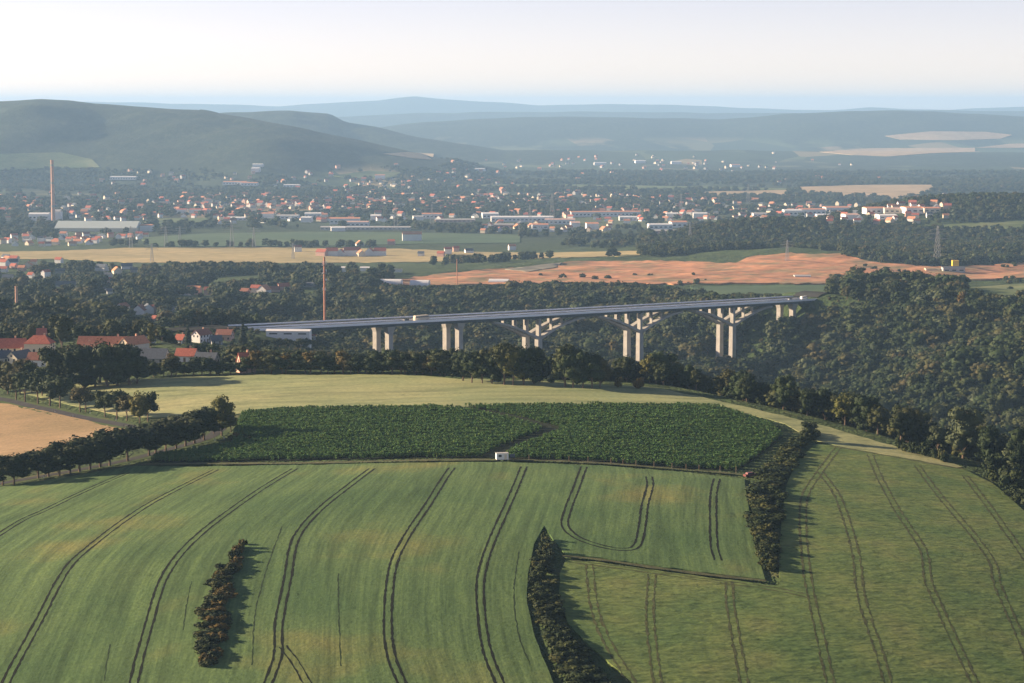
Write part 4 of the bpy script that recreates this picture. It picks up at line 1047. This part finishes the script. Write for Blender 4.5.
# scattering of masses
def scatter(name, pts, rots, scl, var, srcs):
    c = bpy.data.collections.new(name + '_kinds')
    for i, me in enumerate(srcs):
        o = bpy.data.objects.new(f'{name}_kind_{i:02d}', me); c.objects.link(o)
    me = bpy.data.meshes.new(name); n = len(pts)
    me.vertices.add(n); me.vertices.foreach_set('co', np.asarray(pts, np.float32).ravel())
    a = me.attributes.new('rot', 'FLOAT_VECTOR', 'POINT'); rv = np.zeros((n, 3), np.float32); rv[:, 2] = rots; a.data.foreach_set('vector', rv.ravel())
    a = me.attributes.new('scl', 'FLOAT_VECTOR', 'POINT'); a.data.foreach_set('vector', np.asarray(scl, np.float32).ravel())
    a = me.attributes.new('var', 'INT', 'POINT'); a.data.foreach_set('value', np.asarray(var, np.int32))
    me.update()
    o = obj(name, me); o['kind'] = 'stuff'
    t = bpy.data.node_groups.new(name, 'GeometryNodeTree')
    t.interface.new_socket('Geometry', in_out='INPUT', socket_type='NodeSocketGeometry'); t.interface.new_socket('Geometry', in_out='OUTPUT', socket_type='NodeSocketGeometry')
    gi = t.nodes.new('NodeGroupInput'); go = t.nodes.new('NodeGroupOutput')
    ci = t.nodes.new('GeometryNodeCollectionInfo'); ci.inputs[0].default_value = c; ci.inputs[1].default_value = True; ci.inputs[2].default_value = True
    ip = t.nodes.new('GeometryNodeInstanceOnPoints'); ip.inputs['Pick Instance'].default_value = True
    def na(nm, ty):
        q = t.nodes.new('GeometryNodeInputNamedAttribute'); q.data_type = ty; q.inputs[0].default_value = nm; return q.outputs[0]
    t.links.new(gi.outputs[0], ip.inputs['Points']); t.links.new(ci.outputs[0], ip.inputs['Instance'])
    t.links.new(na('var', 'INT'), ip.inputs['Instance Index']); t.links.new(na('rot', 'FLOAT_VECTOR'), ip.inputs['Rotation']); t.links.new(na('scl', 'FLOAT_VECTOR'), ip.inputs['Scale'])
    t.links.new(ip.outputs[0], go.inputs[0])
    md = o.modifiers.new('scatter', 'NODES'); md.node_group = t
    return o
rest = pw[NIND:]
def house_mass_mesh(i):
    wa = [M_greyw, M_cream, M_greyw, M_pinkw][i % 4]; ro = [M_red, M_orange, M_brown, M_slate][(i * 3) % 4]
    mb = MB(); mb.box((0, 0, 3), (12, 9, 6), wa)
    mb.add([(-6.4, -5, 5.9), (6.4, -5, 5.9), (6.4, 5, 5.9), (-6.4, 5, 5.9), (-6.4, 0, 10), (6.4, 0, 10)], [(0, 1, 5, 4), (2, 3, 4, 5)], ro)
    mb.add([(-6.01, -4.5, 6), (-6.01, 4.5, 6), (-6.01, 0, 9.7), (6.01, -4.5, 6), (6.01, 4.5, 6), (6.01, 0, 9.7)], [(0, 2, 1), (3, 4, 5)], wa)
    return mb.mesh('house_mass')
hs = RNG.uniform(.75, 1.4, (len(rest), 1)) * np.ones((1, 3))
scatter('far_town_houses', np.array([q[2] for q in rest]), RNG.uniform(-1, 1, len(rest)), hs, RNG.integers(0, 8, len(rest)), [house_mass_mesh(i) for i in range(8)])

# ------------------------------------------------------------------ masts, chimneys, pylons
def chimney(px, row_top, row, d0, d1, mat, bands, label, ribs=0):
    p = hit(px, row); h = float(zat(row_top, p[1])) - p[2]
    r = empty('factory_chimney', tuple(p)); tag(r, label, 'chimney')
    K = 14; mb = MB(); mb.tube([(0, 0, -2 + (h + 2) * k / K) for k in range(K + 1)], [d0 / 2 + (d1 - d0) / 2 * k / K for k in range(K + 1)], mat, 20); mb.build('shaft', r)
    mb = MB(); mb.tube([(0, 0, h - .02 * h), (0, 0, h)], d1 / 2 * 1.15, mat, 20); mb.build('rim', r)
    for q in bands:
        mb = MB(); rr = (d0 + (d1 - d0) * q) / 2 + .12; mb.tube([(0, 0, h * q), (0, 0, h * (q + .035))], rr, M_conc, 20); mb.build('band', r)
    HOUSES.append((p[0], p[1], 6))
chimney(53.5, 160, 223, 9.0, 6.2, M_brick, (.25, .62, .9), 'tallest reddish factory chimney standing in the far plain at left')
chimney(17, 286, 318, 2.9, 2.2, M_brick, (.1,), 'short orange brick chimney above the wooded village edge at left')
def lattice(mb, h, b0, b1, mat, r=.18, n=10):
    c = lambda k, i: ((1 if i in (0, 3) else -1) * (b0 + (b1 - b0) * k) / 2, (1 if i in (0, 1) else -1) * (b0 + (b1 - b0) * k) / 2, h * k)
    for i in range(4): mb.tube([c(0, i), c(1, i)], r, mat, 4)
    for k in range(n):
        for i in range(4):
            mb.tube([c(k / n, i), c((k + 1) / n, (i + 1) % 4)], r * .6, mat, 4, False); mb.tube([c((k + 1) / n, i), c((k + 1) / n, (i + 1) % 4)], r * .5, mat, 4, False)
def mast(px, row_top, row, label, wd, bands, ypos=None):
    p = hit(px, row) if ypos is None else hp2(px, ypos); h = float(zat(row_top, p[1])) - p[2]
    r = empty('radio_mast', tuple(p)); tag(r, label, 'mast')
    nb = 6
    for k in range(nb):
        mb = MB(); mb.tube([(0, 0, h * k / nb - (1 if k == 0 else 0)), (0, 0, h * (k + 1) / nb)], [wd / 2 * (1 - .35 * k / nb), wd / 2 * (1 - .35 * (k + 1) / nb)], (M_conc if (k == 0 and bands) else M_rust) , 10); mb.build('tower_section', r)
    if bands:
        for q, ln in ((.60, 1.4), (.83, 1.6), (.93, 1.8)):
            for k in range(3):
                th = k * 2.09 + q * 5; mb = MB(); mb.box((math.cos(th) * (wd * .5 + .5), math.sin(th) * (wd * .5 + .5), h * q), (.5, .5, 2.2 * ln / 1.4), M_white); mb.build('antenna', r)
        for q in (.8, .9):
            mb = MB(); mb.tube([(0, 0, h * q - .2), (0, 0, h * q + .2)], wd * .95, M_lattice, 14); mb.build('platform', r)
        mb = MB(); mb.tube([(wd * .7, -.6, h * .72), (wd * .7, -1.1, h * .72)], .9, M_white, 14); mb.build('dish', r)
    mb = MB(); mb.tube([(0, 0, h), (0, 0, h * 1.05 + 1)], .12, M_lattice, 6); mb.build('aerial', r)
mast(325, 257, 337, 'tall red and white radio mast standing before the viaduct', 2.3, True)
mast(457, 259, 290, 'thin plain red mast rising from the wood above the viaduct', 1.2, False)
def pylon(px, row_top, row):
    p = hit(px, row); h = float(zat(row_top, p[1])) - p[2]
    r = empty('power_pylon', tuple(p), R(20))
    mb = MB(); lattice(mb, h, h * .16, h * .03, M_lattice, .22, 8); mb.build('lattice_tower', r)
    for q, ln in ((.68, .30), (.80, .36), (.91, .24)):
        mb = MB(); mb.tube([(-h * ln, 0, h * q), (0, 0, h * (q + .035)), (h * ln, 0, h * q)], .2, M_lattice, 4); mb.tube([(-h * ln, 0, h * q), (h * ln, 0, h * q)], .2, M_lattice, 4); mb.build('cross_arm', r)
        for s in (-1, 1):
            mb = MB(); mb.tube([(s * h * ln, 0, h * q), (s * h * ln, 0, h * q - 2.2)], .14, M_glass, 4); mb.build('insulator', r)
    pl = 'beyond the yellow strip' if px < 260 else 'in the plain centre' if px < 600 else 'in the right half of the plain'
    later(r, 'steel lattice power pylon', 'steel lattice power pylons', pl, 'pylon', 'power pylons in the plain', (p[0], p[1]))
for q in [(131, 226, 248), (166, 226, 247), (180, 227, 246), (232, 221, 248), (254, 227, 248), (152, 243, 262), (293, 243, 259), (396, 204, 231), (432, 204, 229), (552, 194, 226), (530, 205, 228), (681, 194, 213), (748, 184, 206), (787, 240, 262), (937, 226, 266), (690, 222, 240)]:
    pylon(*q)

# ------------------------------------------------------------------ small things near the fields
p = hit(502, 461.5); r = empty('site_trailer', (p[0], p[1], p[2]), R(10)); tag(r, 'small white trailer hut parked at the front edge of the dark plantation', 'trailer')
mb = MB(); mb.box((0, 0, 1.75), (3.9, 2.1, 2.0), M_white); mb.build('body', r)
mb = MB(); mb.box((0, 0, 2.80), (4.1, 2.3, .10), M_greyw); mb.build('roof', r)
mb = MB(); mb.box((1.0, -1.06, 1.6), (.8, .06, 1.7), M_cream); mb.build('door', r)
mb = MB(); mb.box((-.8, -1.06, 2.0), (1.0, .06, .7), M_glass); mb.build('window', r)
for sx in (-1.1, 1.1):
    for sy in (-.95, .95):
        mb = MB(); mb.tube([(sx, sy - .1, .42), (sx, sy + .1, .42)], .42, M_rubber, 12); mb.build('wheel', r)
mb = MB(); mb.tube([(1.95, 0, .7), (3.1, 0, .55)], .07, M_lattice, 6); mb.build('tow_bar', r)
p = hit(510.5, 461); r = empty('water_tank', (p[0] + .6, p[1], p[2])); tag(r, 'dark tank on a low stand right beside the white trailer', 'tank')
mb = MB(); mb.tube([(-.8, 0, 1.6), (.8, 0, 1.6)], .7, M_slate, 14); mb.build('drum', r)
for s in (-.6, .6):
    mb = MB(); mb.box((s, 0, .45), (.12, 1.1, .95), M_wood); mb.build('stand', r)
p = hit(750, 477); r = empty('parked_car', (p[0], p[1], p[2] + .05), R(25)); tag(r, 'small red car half hidden in the hedge at the plantation corner', 'car')
mb = MB(); mb.box((0, 0, .62), (4.1, 1.7, .65), M_redpaint, 0, .97); mb.build('body', r)
mb = MB(); mb.box((-.15, 0, 1.2), (2.4, 1.5, .52), M_redpaint, 0, .82); c_ = mb.build('cabin', r)
mb = MB(); mb.box((-.15, 0, 1.2), (2.1, 1.53, .36), M_glass, 0, .86); mb.build('side_windows', r)
for sx in (-1.3, 1.3):
    for sy in (-.8, .8):
        mb = MB(); mb.tube([(sx, sy - .1, .33), (sx, sy + .1, .33)], .33, M_rubber, 12); mb.build('wheel', r)
for i, a in enumerate([529, 569, 588, 611, 623, 636, 654, 672, 686, 699, 720, 736]):
    b = np.interp(a, [520, 600, 690, 738], [459.8, 462.8, 470, 472.5]) + 1.2
    p = hit(a, b); mb = MB(); mb.tube([(0, 0, -.3), (0, 0, 2.1)], .09, M_wood, 7); mb.tube([(0, 0, 2.1), (0, 0, 2.2)], .11, M_wood, 7)
    o = mb.build('trellis_post', None, tuple(p)); later(o, 'thin wooden post', 'thin wooden posts', 'along the front of the dark plantation', 'post', 'posts along the plantation front', (p[0], p[1]))
for i, (a, b) in enumerate([(90, 412.5), (73, 416), (55, 411.5), (116, 420), (44, 477.5), (215, 440), (224, 438)]):
    p = hit(a, b + 1); mb = MB(); mb.box((0, 0, .55), (.22, .22, 1.1), M_white); mb.box((0, 0, .85), (.24, .24, .2), M_rubber)
    o = mb.build('marker_post', None, tuple(p)); later(o, 'short white road marker post', 'short white road marker posts', 'beside the country road', 'post', 'road marker posts', (p[0], p[1]))
p = hit(955, 271); r = empty('construction_silo', tuple(p)); tag(r, 'yellow silo on legs at the right end of the orange earthworks', 'silo')
mb = MB(); mb.box((0, 0, 10), (8, 7, 7), M_yellow, 0, 1.0); mb.build('bin', r)
for sx in (-3, 3):
    for sy in (-2.5, 2.5):
        mb = MB(); mb.box((sx, sy, 3), (.6, .6, 7), M_lattice); mb.build('leg', r)
flat_hall(953, 272, 22, 5, M_greyw, M_slate, 'low grey site building', 'in front of the yellow silo on the earthworks', 0, 14)
flat_hall(802, 278, 16, 3, M_white, M_greyw, 'low white site shed', 'in the middle of the orange earthworks', 0, 12)
flat_hall(932, 271, 14, 3, M_cream, M_fpal, 'low sandy site shed', 'left of the grey site building on the earthworks', 0, 12)
# plantation crop
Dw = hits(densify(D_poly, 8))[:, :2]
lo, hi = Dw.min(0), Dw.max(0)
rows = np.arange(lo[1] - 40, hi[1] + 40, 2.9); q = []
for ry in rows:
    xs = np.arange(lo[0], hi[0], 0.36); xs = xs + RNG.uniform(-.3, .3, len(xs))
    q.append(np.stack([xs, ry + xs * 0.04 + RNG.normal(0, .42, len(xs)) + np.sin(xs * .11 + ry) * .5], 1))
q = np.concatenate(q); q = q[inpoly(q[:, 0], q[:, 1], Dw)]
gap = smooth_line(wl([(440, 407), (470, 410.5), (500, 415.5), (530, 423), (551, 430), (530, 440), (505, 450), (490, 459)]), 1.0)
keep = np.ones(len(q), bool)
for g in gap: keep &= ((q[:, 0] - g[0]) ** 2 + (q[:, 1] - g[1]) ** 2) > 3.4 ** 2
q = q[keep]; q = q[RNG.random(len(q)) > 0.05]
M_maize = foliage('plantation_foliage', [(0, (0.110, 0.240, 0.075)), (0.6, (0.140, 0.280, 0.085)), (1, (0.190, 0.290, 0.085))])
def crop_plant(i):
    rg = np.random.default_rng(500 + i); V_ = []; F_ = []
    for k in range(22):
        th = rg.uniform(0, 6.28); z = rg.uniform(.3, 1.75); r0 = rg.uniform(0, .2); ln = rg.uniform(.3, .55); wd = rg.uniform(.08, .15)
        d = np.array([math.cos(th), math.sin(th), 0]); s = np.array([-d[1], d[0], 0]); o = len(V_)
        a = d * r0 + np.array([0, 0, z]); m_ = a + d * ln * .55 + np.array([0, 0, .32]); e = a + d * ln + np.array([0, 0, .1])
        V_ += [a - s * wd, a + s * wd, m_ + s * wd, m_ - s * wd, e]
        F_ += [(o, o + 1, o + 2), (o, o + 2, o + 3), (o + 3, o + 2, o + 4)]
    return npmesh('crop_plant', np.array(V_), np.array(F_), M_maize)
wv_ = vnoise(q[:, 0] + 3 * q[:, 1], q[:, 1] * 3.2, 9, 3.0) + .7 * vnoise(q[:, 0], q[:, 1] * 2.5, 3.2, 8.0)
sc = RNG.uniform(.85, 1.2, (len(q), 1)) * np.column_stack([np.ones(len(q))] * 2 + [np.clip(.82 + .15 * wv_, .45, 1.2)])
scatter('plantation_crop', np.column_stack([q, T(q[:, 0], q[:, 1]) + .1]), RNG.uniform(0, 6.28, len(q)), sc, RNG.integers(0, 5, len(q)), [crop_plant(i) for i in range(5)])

# ------------------------------------------------------------------ woods
def jgrid(y0, y1, s, px0=-110, px1=1135):
    ys = np.arange(y0, y1, s); out = []
    for yy in ys:
        xs = np.arange((px0 - CX) / F * yy, (px1 - CX) / F * yy, s)
        out.append(np.stack([xs, np.full(len(xs), yy)], 1))
    g = np.concatenate(out); return g + RNG.uniform(-.48, .48, g.shape) * s
def clear_of(g, lst, extra=0.0):
    keep = np.ones(len(g), bool)
    for x, y, r_ in lst: keep &= (g[:, 0] - x) ** 2 + (g[:, 1] - y) ** 2 > (r_ + extra) ** 2
    return keep
def info(g):
    z = T(g[:, 0], g[:, 1]); px, row = project(g[:, 0], g[:, 1], z); return z, px, row
def fields_free(px, row, n0=5):
    k = np.ones(len(px), bool)
    for q in FIELD_PX[n0:] + CLEAR_PX: k &= ~inpoly(px, row, q)
    return k
g = jgrid(600, 2480, 8.4)
z, px, row = info(g)
k = (g[:, 1] > yE(px) + 5)
e_ = g[:, 1] - yE(px)
vill = (px < 262) & (g[:, 1] < 1430)
rd = RNG.random(len(g))
k &= ~(vill & (rd > 0.85))
k &= fields_free(px, row)
# the bridge and motorway corridor
tt = (g - _p0) @ BDIR; oo = (g - _p0) @ BNRM
Ht = np.clip(RNG.normal(12.2, 2.6, len(g)) + 2.2 * vnoise(g[:, 0], g[:, 1], 40, 6.0), 6, 19) * np.where(g[:, 1] < 1150, 1.05, 1.0)
Ht = np.where(vill, Ht * .62, Ht)
cor = (oo > -12) & (oo < 27)
roadz = deck_z(np.clip(tt, T_L, T_R))
k &= ~(cor & ((tt < T_L + 15) | (tt > T_R - 10)))
k &= ~(cor & (z + Ht > roadz - 4))
front = (oo > -140) & (oo <= -12) & (tt > T_L - 190)
lim = roadz - z - 4 + np.clip(-oo - 12, 0, 200) * 0.10
lowr = front & (tt < T_R + 5)
Ht = np.where(lowr, np.minimum(Ht, np.maximum(lim, 3.0)), Ht)
for t in PIER_T:
    k &= ~((np.abs(tt - t) < 9) & (oo > -30) & (oo < 22))
k &= ~((np.abs(tt - bt(325)) < 4) & (np.abs(oo) < 60))
# nothing taller than what the photo leaves free before the viaduct
toprow = np.interp(px, [140, 250, 400, 470, 545, 640, 735, 760, 790], [352, 346, 349, 347, 350, 352, 358, 357, 330])
fr = (oo < 30) & (px > 255) & (px < 770)
Ht = np.where(fr, np.minimum(Ht, np.maximum((row - toprow) * g[:, 1] / F * RNG.uniform(.82, 1.0, len(g)), np.where(g[:, 1] > 1350, 4.0, 0))), Ht)
def unhide(gx, rowt, pxt, h, maxd, share):
    keep_ = np.ones(len(gx), bool); m_ = F / gx[:, 1]; wt = h * .52 * m_; rr = RNG.random(len(gx))
    for x, y, zb, hw_, hh_ in HBOX:
        a, b = project(x, y, zb); mh = F / y
        c_ = (gx[:, 1] < y + 2) & (gx[:, 1] > y - maxd) & (np.abs(pxt - a) < hw_ * mh * .9 + wt * .8) & (rowt > b - 1) & (rowt - h * 1.15 * m_ < b - hh_ * mh * .35)
        keep_ &= ~(c_ & (rr < share))
    return keep_
top2 = np.interp(px, [380, 480, 560, 640, 690, 720, 830], [285, 284.5, 281, 283, 289, 294, 292])
bk = (px > 380) & (px < 832) & (oo > 27) & (g[:, 1] > 1700)
Ht = np.where(bk, np.minimum(Ht, (row - top2) * g[:, 1] / F * RNG.uniform(.85, 1.0, len(g))), Ht)
k &= unhide(g, row, px, Ht, 900, .97)
k &= Ht > 2.2
# mid-left open ground
nz = vnoise(g[:, 0], g[:, 1], 60, 9.0)
k &= ~((px < 330) & (g[:, 1] > 1650) & (nz > 0.08))
k &= ~((px > 930) & (g[:, 1] > 1990))
k &= clear_of(g, HOUSES, 1.0) & clear_of(g, NTREE, 1.0)
g, z, px, row, Ht, e_ = g[k], z[k], px[k], row[k], Ht[k], e_[k]
# which of them show: coarse near-to-far cover of the picture
order = np.argsort(g[:, 1]); CW, CH = 1024, 683; cover = np.zeros((CH, CW), bool); vis = np.zeros(len(g))
def over_ground(x, y, zt):
    fr_ = np.linspace(.12, .985, 90); return bool(np.all(CAMZ + (zt - CAMZ) * fr_ > T(x * fr_, y * fr_) - .2))
YYg, XXg = np.mgrid[0:CH, 0:CW]
def stamp(a, b0, b1, wv):
    """new picture elements an ellipse of a crown covers"""
    i0, i1, j0, j1 = max(0, int(b0)), min(CH, int(b1) + 1), max(0, int(a - wv)), min(CW, int(a + wv) + 1)
    if i1 <= i0 or j1 <= j0: return 0
    m_ = ((XXg[i0:i1, j0:j1] - a) / max(wv, .8)) ** 2 + ((YYg[i0:i1, j0:j1] - (b0 + b1) / 2) / max((b1 - b0) / 2, .8)) ** 2 <= 1
    c_ = cover[i0:i1, j0:j1]; n_ = int((m_ & ~c_).sum()); c_ |= m_
    return n_
seq = sorted([(y, -1, q_) for q_, (x, y, r_) in enumerate(NTREE)] + [(g[n, 1], n, 0) for n in order if -5 < px[n] < 1030], key=lambda t_: t_[0])
for y, n, q_ in seq:
    m = F / y
    if n < 0:
        x, _, r_ = NTREE[q_]; zb = float(T(x, y)); a, b = project(x, y, zb); stamp(a, b - r_ * 2.6 * m, b - 1, r_ * m)
    else:
        if not over_ground(g[n, 0], y, z[n] + Ht[n] * .8): continue
        vis[n] = stamp(px[n], row[n] - Ht[n] * m * .97, row[n] - Ht[n] * m * .1, Ht[n] * .36 * m)
cand = [n for n in order if vis[n] >= 24]
cand.sort(key=lambda n: -vis[n])
NT_MAX = 292 - len(NTREE)
single = set(cand[:NT_MAX])
def wood_place(a, e, y):
    if a < 262 and y < 1450: return 'among the village houses' if e < 200 else 'between village and motorway'
    if y > 1250: return 'on slopes around the viaduct' if a < 800 else 'on the hill right of the viaduct'
    if a < 460: return 'behind the pale field, left part'
    if a < 660: return 'behind the pale field, middle part'
    if a < 760: return 'behind the pale field, right tip'
    if a < 880: return 'in the wood below the viaduct hill'
    return 'in the wood beyond the barley field'
kk = {'broad': 'olive green', 'dense': 'dark green', 'yellow': 'yellow-green', 'pale': 'silvery green', 'rusty': 'rusty brown', 'conifer': 'dark conical', 'poplar': 'tall narrow yellowish'}
for n in sorted(single, key=lambda n: px[n]):
    key = random.choices(['broad', 'dense', 'pale', 'yellow', 'rusty', 'conifer'], [46, 32, 6, 6, 5, 5])[0]
    if g[n, 0] > 60 and g[n, 1] < 1100: key = random.choices(['broad', 'dense', 'pale', 'yellow'], [30, 56, 9, 5])[0]
    tree(g[n, 0], g[n, 1], key, Ht[n], kk[key] + ' tree', kk[key] + ' trees', wood_place(px[n], e_[n], g[n, 1]), 'single trees along the woods', z=z[n], wide=1.05)
mass = np.array([n for n in range(len(g)) if n not in single])
def mass_mesh(i, mat, H=13, w=5.6, nl=520, leaf=0.95, lob=20, z0=.4):
    rg = np.random.default_rng(900 + i)
    return crown_mesh('wood_tree', rg, lobes_round(rg, w * rg.uniform(.9, 1.15), H - z0, z0, lob, .68), nl, leaf, mat, ICO1, .95, .22)
WM = [mass_mesh(i, M_leaf) for i in range(7)] + [mass_mesh(20, M_leafdark), mass_mesh(21, M_leafdark), mass_mesh(30, M_leafpale)]
scl = (Ht[mass] / 13 * np.exp(RNG.normal(0, .14, len(mass))))[:, None] * np.column_stack([RNG.uniform(1.0, 1.6, len(mass))] * 2 + [np.ones(len(mass))])
AP, AR, AS, AV = [np.column_stack([g[mass], z[mass] - .3])], [RNG.uniform(0, 6.28, len(mass))], [scl], [RNG.integers(0, 10, len(mass))]
def add_mass(g2, hlo, hhi, wide=(1.0, 1.4)):
    z2 = T(g2[:, 0], g2[:, 1]); n = len(g2); h2 = RNG.uniform(hlo, hhi, n) / 13
    wv = h2 * RNG.uniform(*wide, n)
    AP.append(np.column_stack([g2, z2 - .3])); AR.append(RNG.uniform(0, 6.28, n)); AS.append(np.column_stack([wv, wv, h2])); AV.append(RNG.integers(0, 10, n))
# mid distance 2480..4400
g2 = jgrid(2480, 4400, 12.0); z2, px2, row2 = info(g2)
nz = vnoise(g2[:, 0], g2[:, 1], 170, 5.0); r2 = RNG.random(len(g2))
knoll = (px2 > 640) & (g2[:, 1] > 2960) & (g2[:, 1] < 4150)
left = (px2 < 400) & (g2[:, 1] < 3300)
band = (px2 >= 400) & (px2 < 660) & (g2[:, 1] > 2900)
k2 = fields_free(px2, row2) & clear_of(g2, HOUSES, 3) & (knoll | (left & (nz < .02) & (r2 < .85)) | (band & (nz < -0.1) & (r2 < .5)) | ((px2 > 840) & (row2 < 267) & (g2[:, 1] > 2600) & (g2[:, 1] < 3600)) | ((g2[:, 1] > 3500) & (nz < -.15) & (r2 < .4)))
k2 &= unhide(g2, row2, px2, np.full(len(g2), 13.), 700, .95)
add_mass(g2[k2], 9, 16)
# shrubs on the earthworks foot, right fields
g2 = jgrid(2100, 3150, 16); z2, px2, row2 = info(g2); nz = vnoise(g2[:, 0], g2[:, 1], 70, 2.7)
k2 = (px2 > 420) & (RNG.random(len(g2)) < .5) & (((row2 > 276) & (row2 < 288) & (px2 > 540) & (px2 < 720) & (nz > .15)) | ((px2 > 860) & (nz > .35))) & ~inpoly(px2, row2, np.array([(690, 287), (760, 286), (835, 285), (850, 293), (700, 297)]))
add_mass(g2[k2], 3, 8, (1.2, 1.8))
# the plain
g2 = jgrid(4400, 9000, 21); z2, px2, row2 = info(g2); nz = vnoise(g2[:, 0], g2[:, 1], 330, 7.7) + .6 * vnoise(g2[:, 0], g2[:, 1], 90, 3.1); r2 = RNG.random(len(g2))
k2 = fields_free(px2, row2) & clear_of(g2, HOUSES, 6) & (nz < .2) & (r2 < .62) & (z2 < 75)
k2 &= unhide(g2, row2, px2, np.full(len(g2), 14.), 420, .92)
for _, _, q in rest: k2 &= (g2[:, 0] - q[0]) ** 2 + (g2[:, 1] - q[1]) ** 2 > 196
add_mass(g2[k2], 8, 17, (1.2, 2.0))
o = scatter('woodland_trees', np.concatenate(AP), np.concatenate(AR), np.concatenate(AS), np.concatenate(AV), WM)
print('MASS', len(np.concatenate(AP)), 'SINGLE', len(NTREE), 'HOUSES', len(HOUSES), 'CAND', len(cand))
# village specials
for a, b, hp, key, hd, pl in [(62, 352, 40, 'broad', 'largest olive tree', 'rising behind the red roofs of the village'), (151, 352, 32, 'poplar', 'tall yellowish poplar', 'right of the long brown barn'), (188, 344, 22, 'conifer', 'dark pointed conifer', 'left of the sunlit white gabled house'), (243, 350, 28, 'conifer', 'dark pointed conifer', 'at the left end of the viaduct'),
                              (171, 372, 20, 'rusty', 'rusty orange tree', 'before the grey barn roof at the pale field')]:
    p = hit(a, b); tree(p[0], p[1], key, hp / ppm(p[1]), hd, '', pl, None)

# ------------------------------------------------------------------ haze
mb = MB()
hx0, hx1, hy0, hy1, hz0, hz1 = -72000, 72000, -1500, 45000, -60, 470
m = bpy.data.materials.new('haze_air'); m.use_nodes = True
m.node_tree.nodes.clear()
out = m.node_tree.nodes.new('ShaderNodeOutputMaterial'); pv = m.node_tree.nodes.new('ShaderNodeVolumePrincipled')
pv.inputs['Color'].default_value = (0.40, 0.66, 1.0, 1); pv.inputs['Density'].default_value = HAZE; pv.inputs['Anisotropy'].default_value = 0.1
m.node_tree.links.new(pv.outputs[0], out.inputs['Volume'])
mb.box(((hx0 + hx1) / 2, (hy0 + hy1) / 2, (hz0 + hz1) / 2), (hx1 - hx0, hy1 - hy0, hz1 - hz0), m)
hz = mb.build('haze'); hz['kind'] = 'stuff'

# ------------------------------------------------------------------ leave out what stands wholly behind other things
HIDDEN = {67, 119, 195, 247, 248, 250, 251, 252, 253, 255, 260, 346, 351, 352, 484, 590, 601, 614, 619, 624, 625, 631, 636, 642, 647, 656, 679, 681, 685, 753, 754, 756, 759, 761, 762, 763, 765, 766, 767, 769, 770, 771, 772, 773, 774, 777, 778, 779, 784, 785, 787, 790, 793, 794, 803, 806, 810, 818, 822, 829, 835, 839, 846, 854, 863, 869, 872, 884, 892, 898, 902, 904, 905}
for i_, it in enumerate(list(LAB)):
    if i_ in HIDDEN:
        LAB.remove(it)
        for c_ in list(it[0].children_recursive): bpy.data.objects.remove(c_)
        bpy.data.objects.remove(it[0])

# ------------------------------------------------------------------ labels: one of a kind by look and place, else counted from the left
ORD = ['', 'first', 'second', 'third', 'fourth', 'fifth', 'sixth', 'seventh', 'eighth', 'ninth', 'tenth', 'eleventh', 'twelfth', 'thirteenth', 'fourteenth', 'fifteenth', 'sixteenth', 'seventeenth', 'eighteenth', 'nineteenth', 'twentieth']
TEN = {2: 'twenty', 3: 'thirty', 4: 'forty', 5: 'fifty', 6: 'sixty', 7: 'seventy', 8: 'eighty', 9: 'ninety'}
def ordw(n):
    if n <= 20: return ORD[n]
    return (TEN[n // 10] + '-' + ORD[n % 10]) if n % 10 else TEN[n // 10][:-1] + 'ieth'
byk = {}
for it in LAB: byk.setdefault((it[1], it[3]), []).append(it)
for (head, place), items in byk.items():
    if len(items) == 1:
        o, _, _, _, cat, grp, _ = items[0]; tag(o, f'{head} {place}', cat, grp)
        continue
    items.sort(key=lambda it: it[6][0] / it[6][1])
    n = len(items)
    for i, (o, _, heads, _, cat, grp, _) in enumerate(items):
        if i == 0: lb = f'leftmost {head} {place}'
        elif i == n - 1: lb = f'rightmost {head} {place}'
        elif i >= n * .5: lb = f'{ordw(n - i)} {head} from the right {place}'
        else: lb = f'{ordw(i + 1)} {head} from the left {place}'
        tag(o, lb, cat, grp)

import re as _re
for o in COL.objects:
    if 'label' in o.keys() and len(_re.findall(r"[A-Za-z']+", o['label'])) > 16: print('LONG', o['label'])
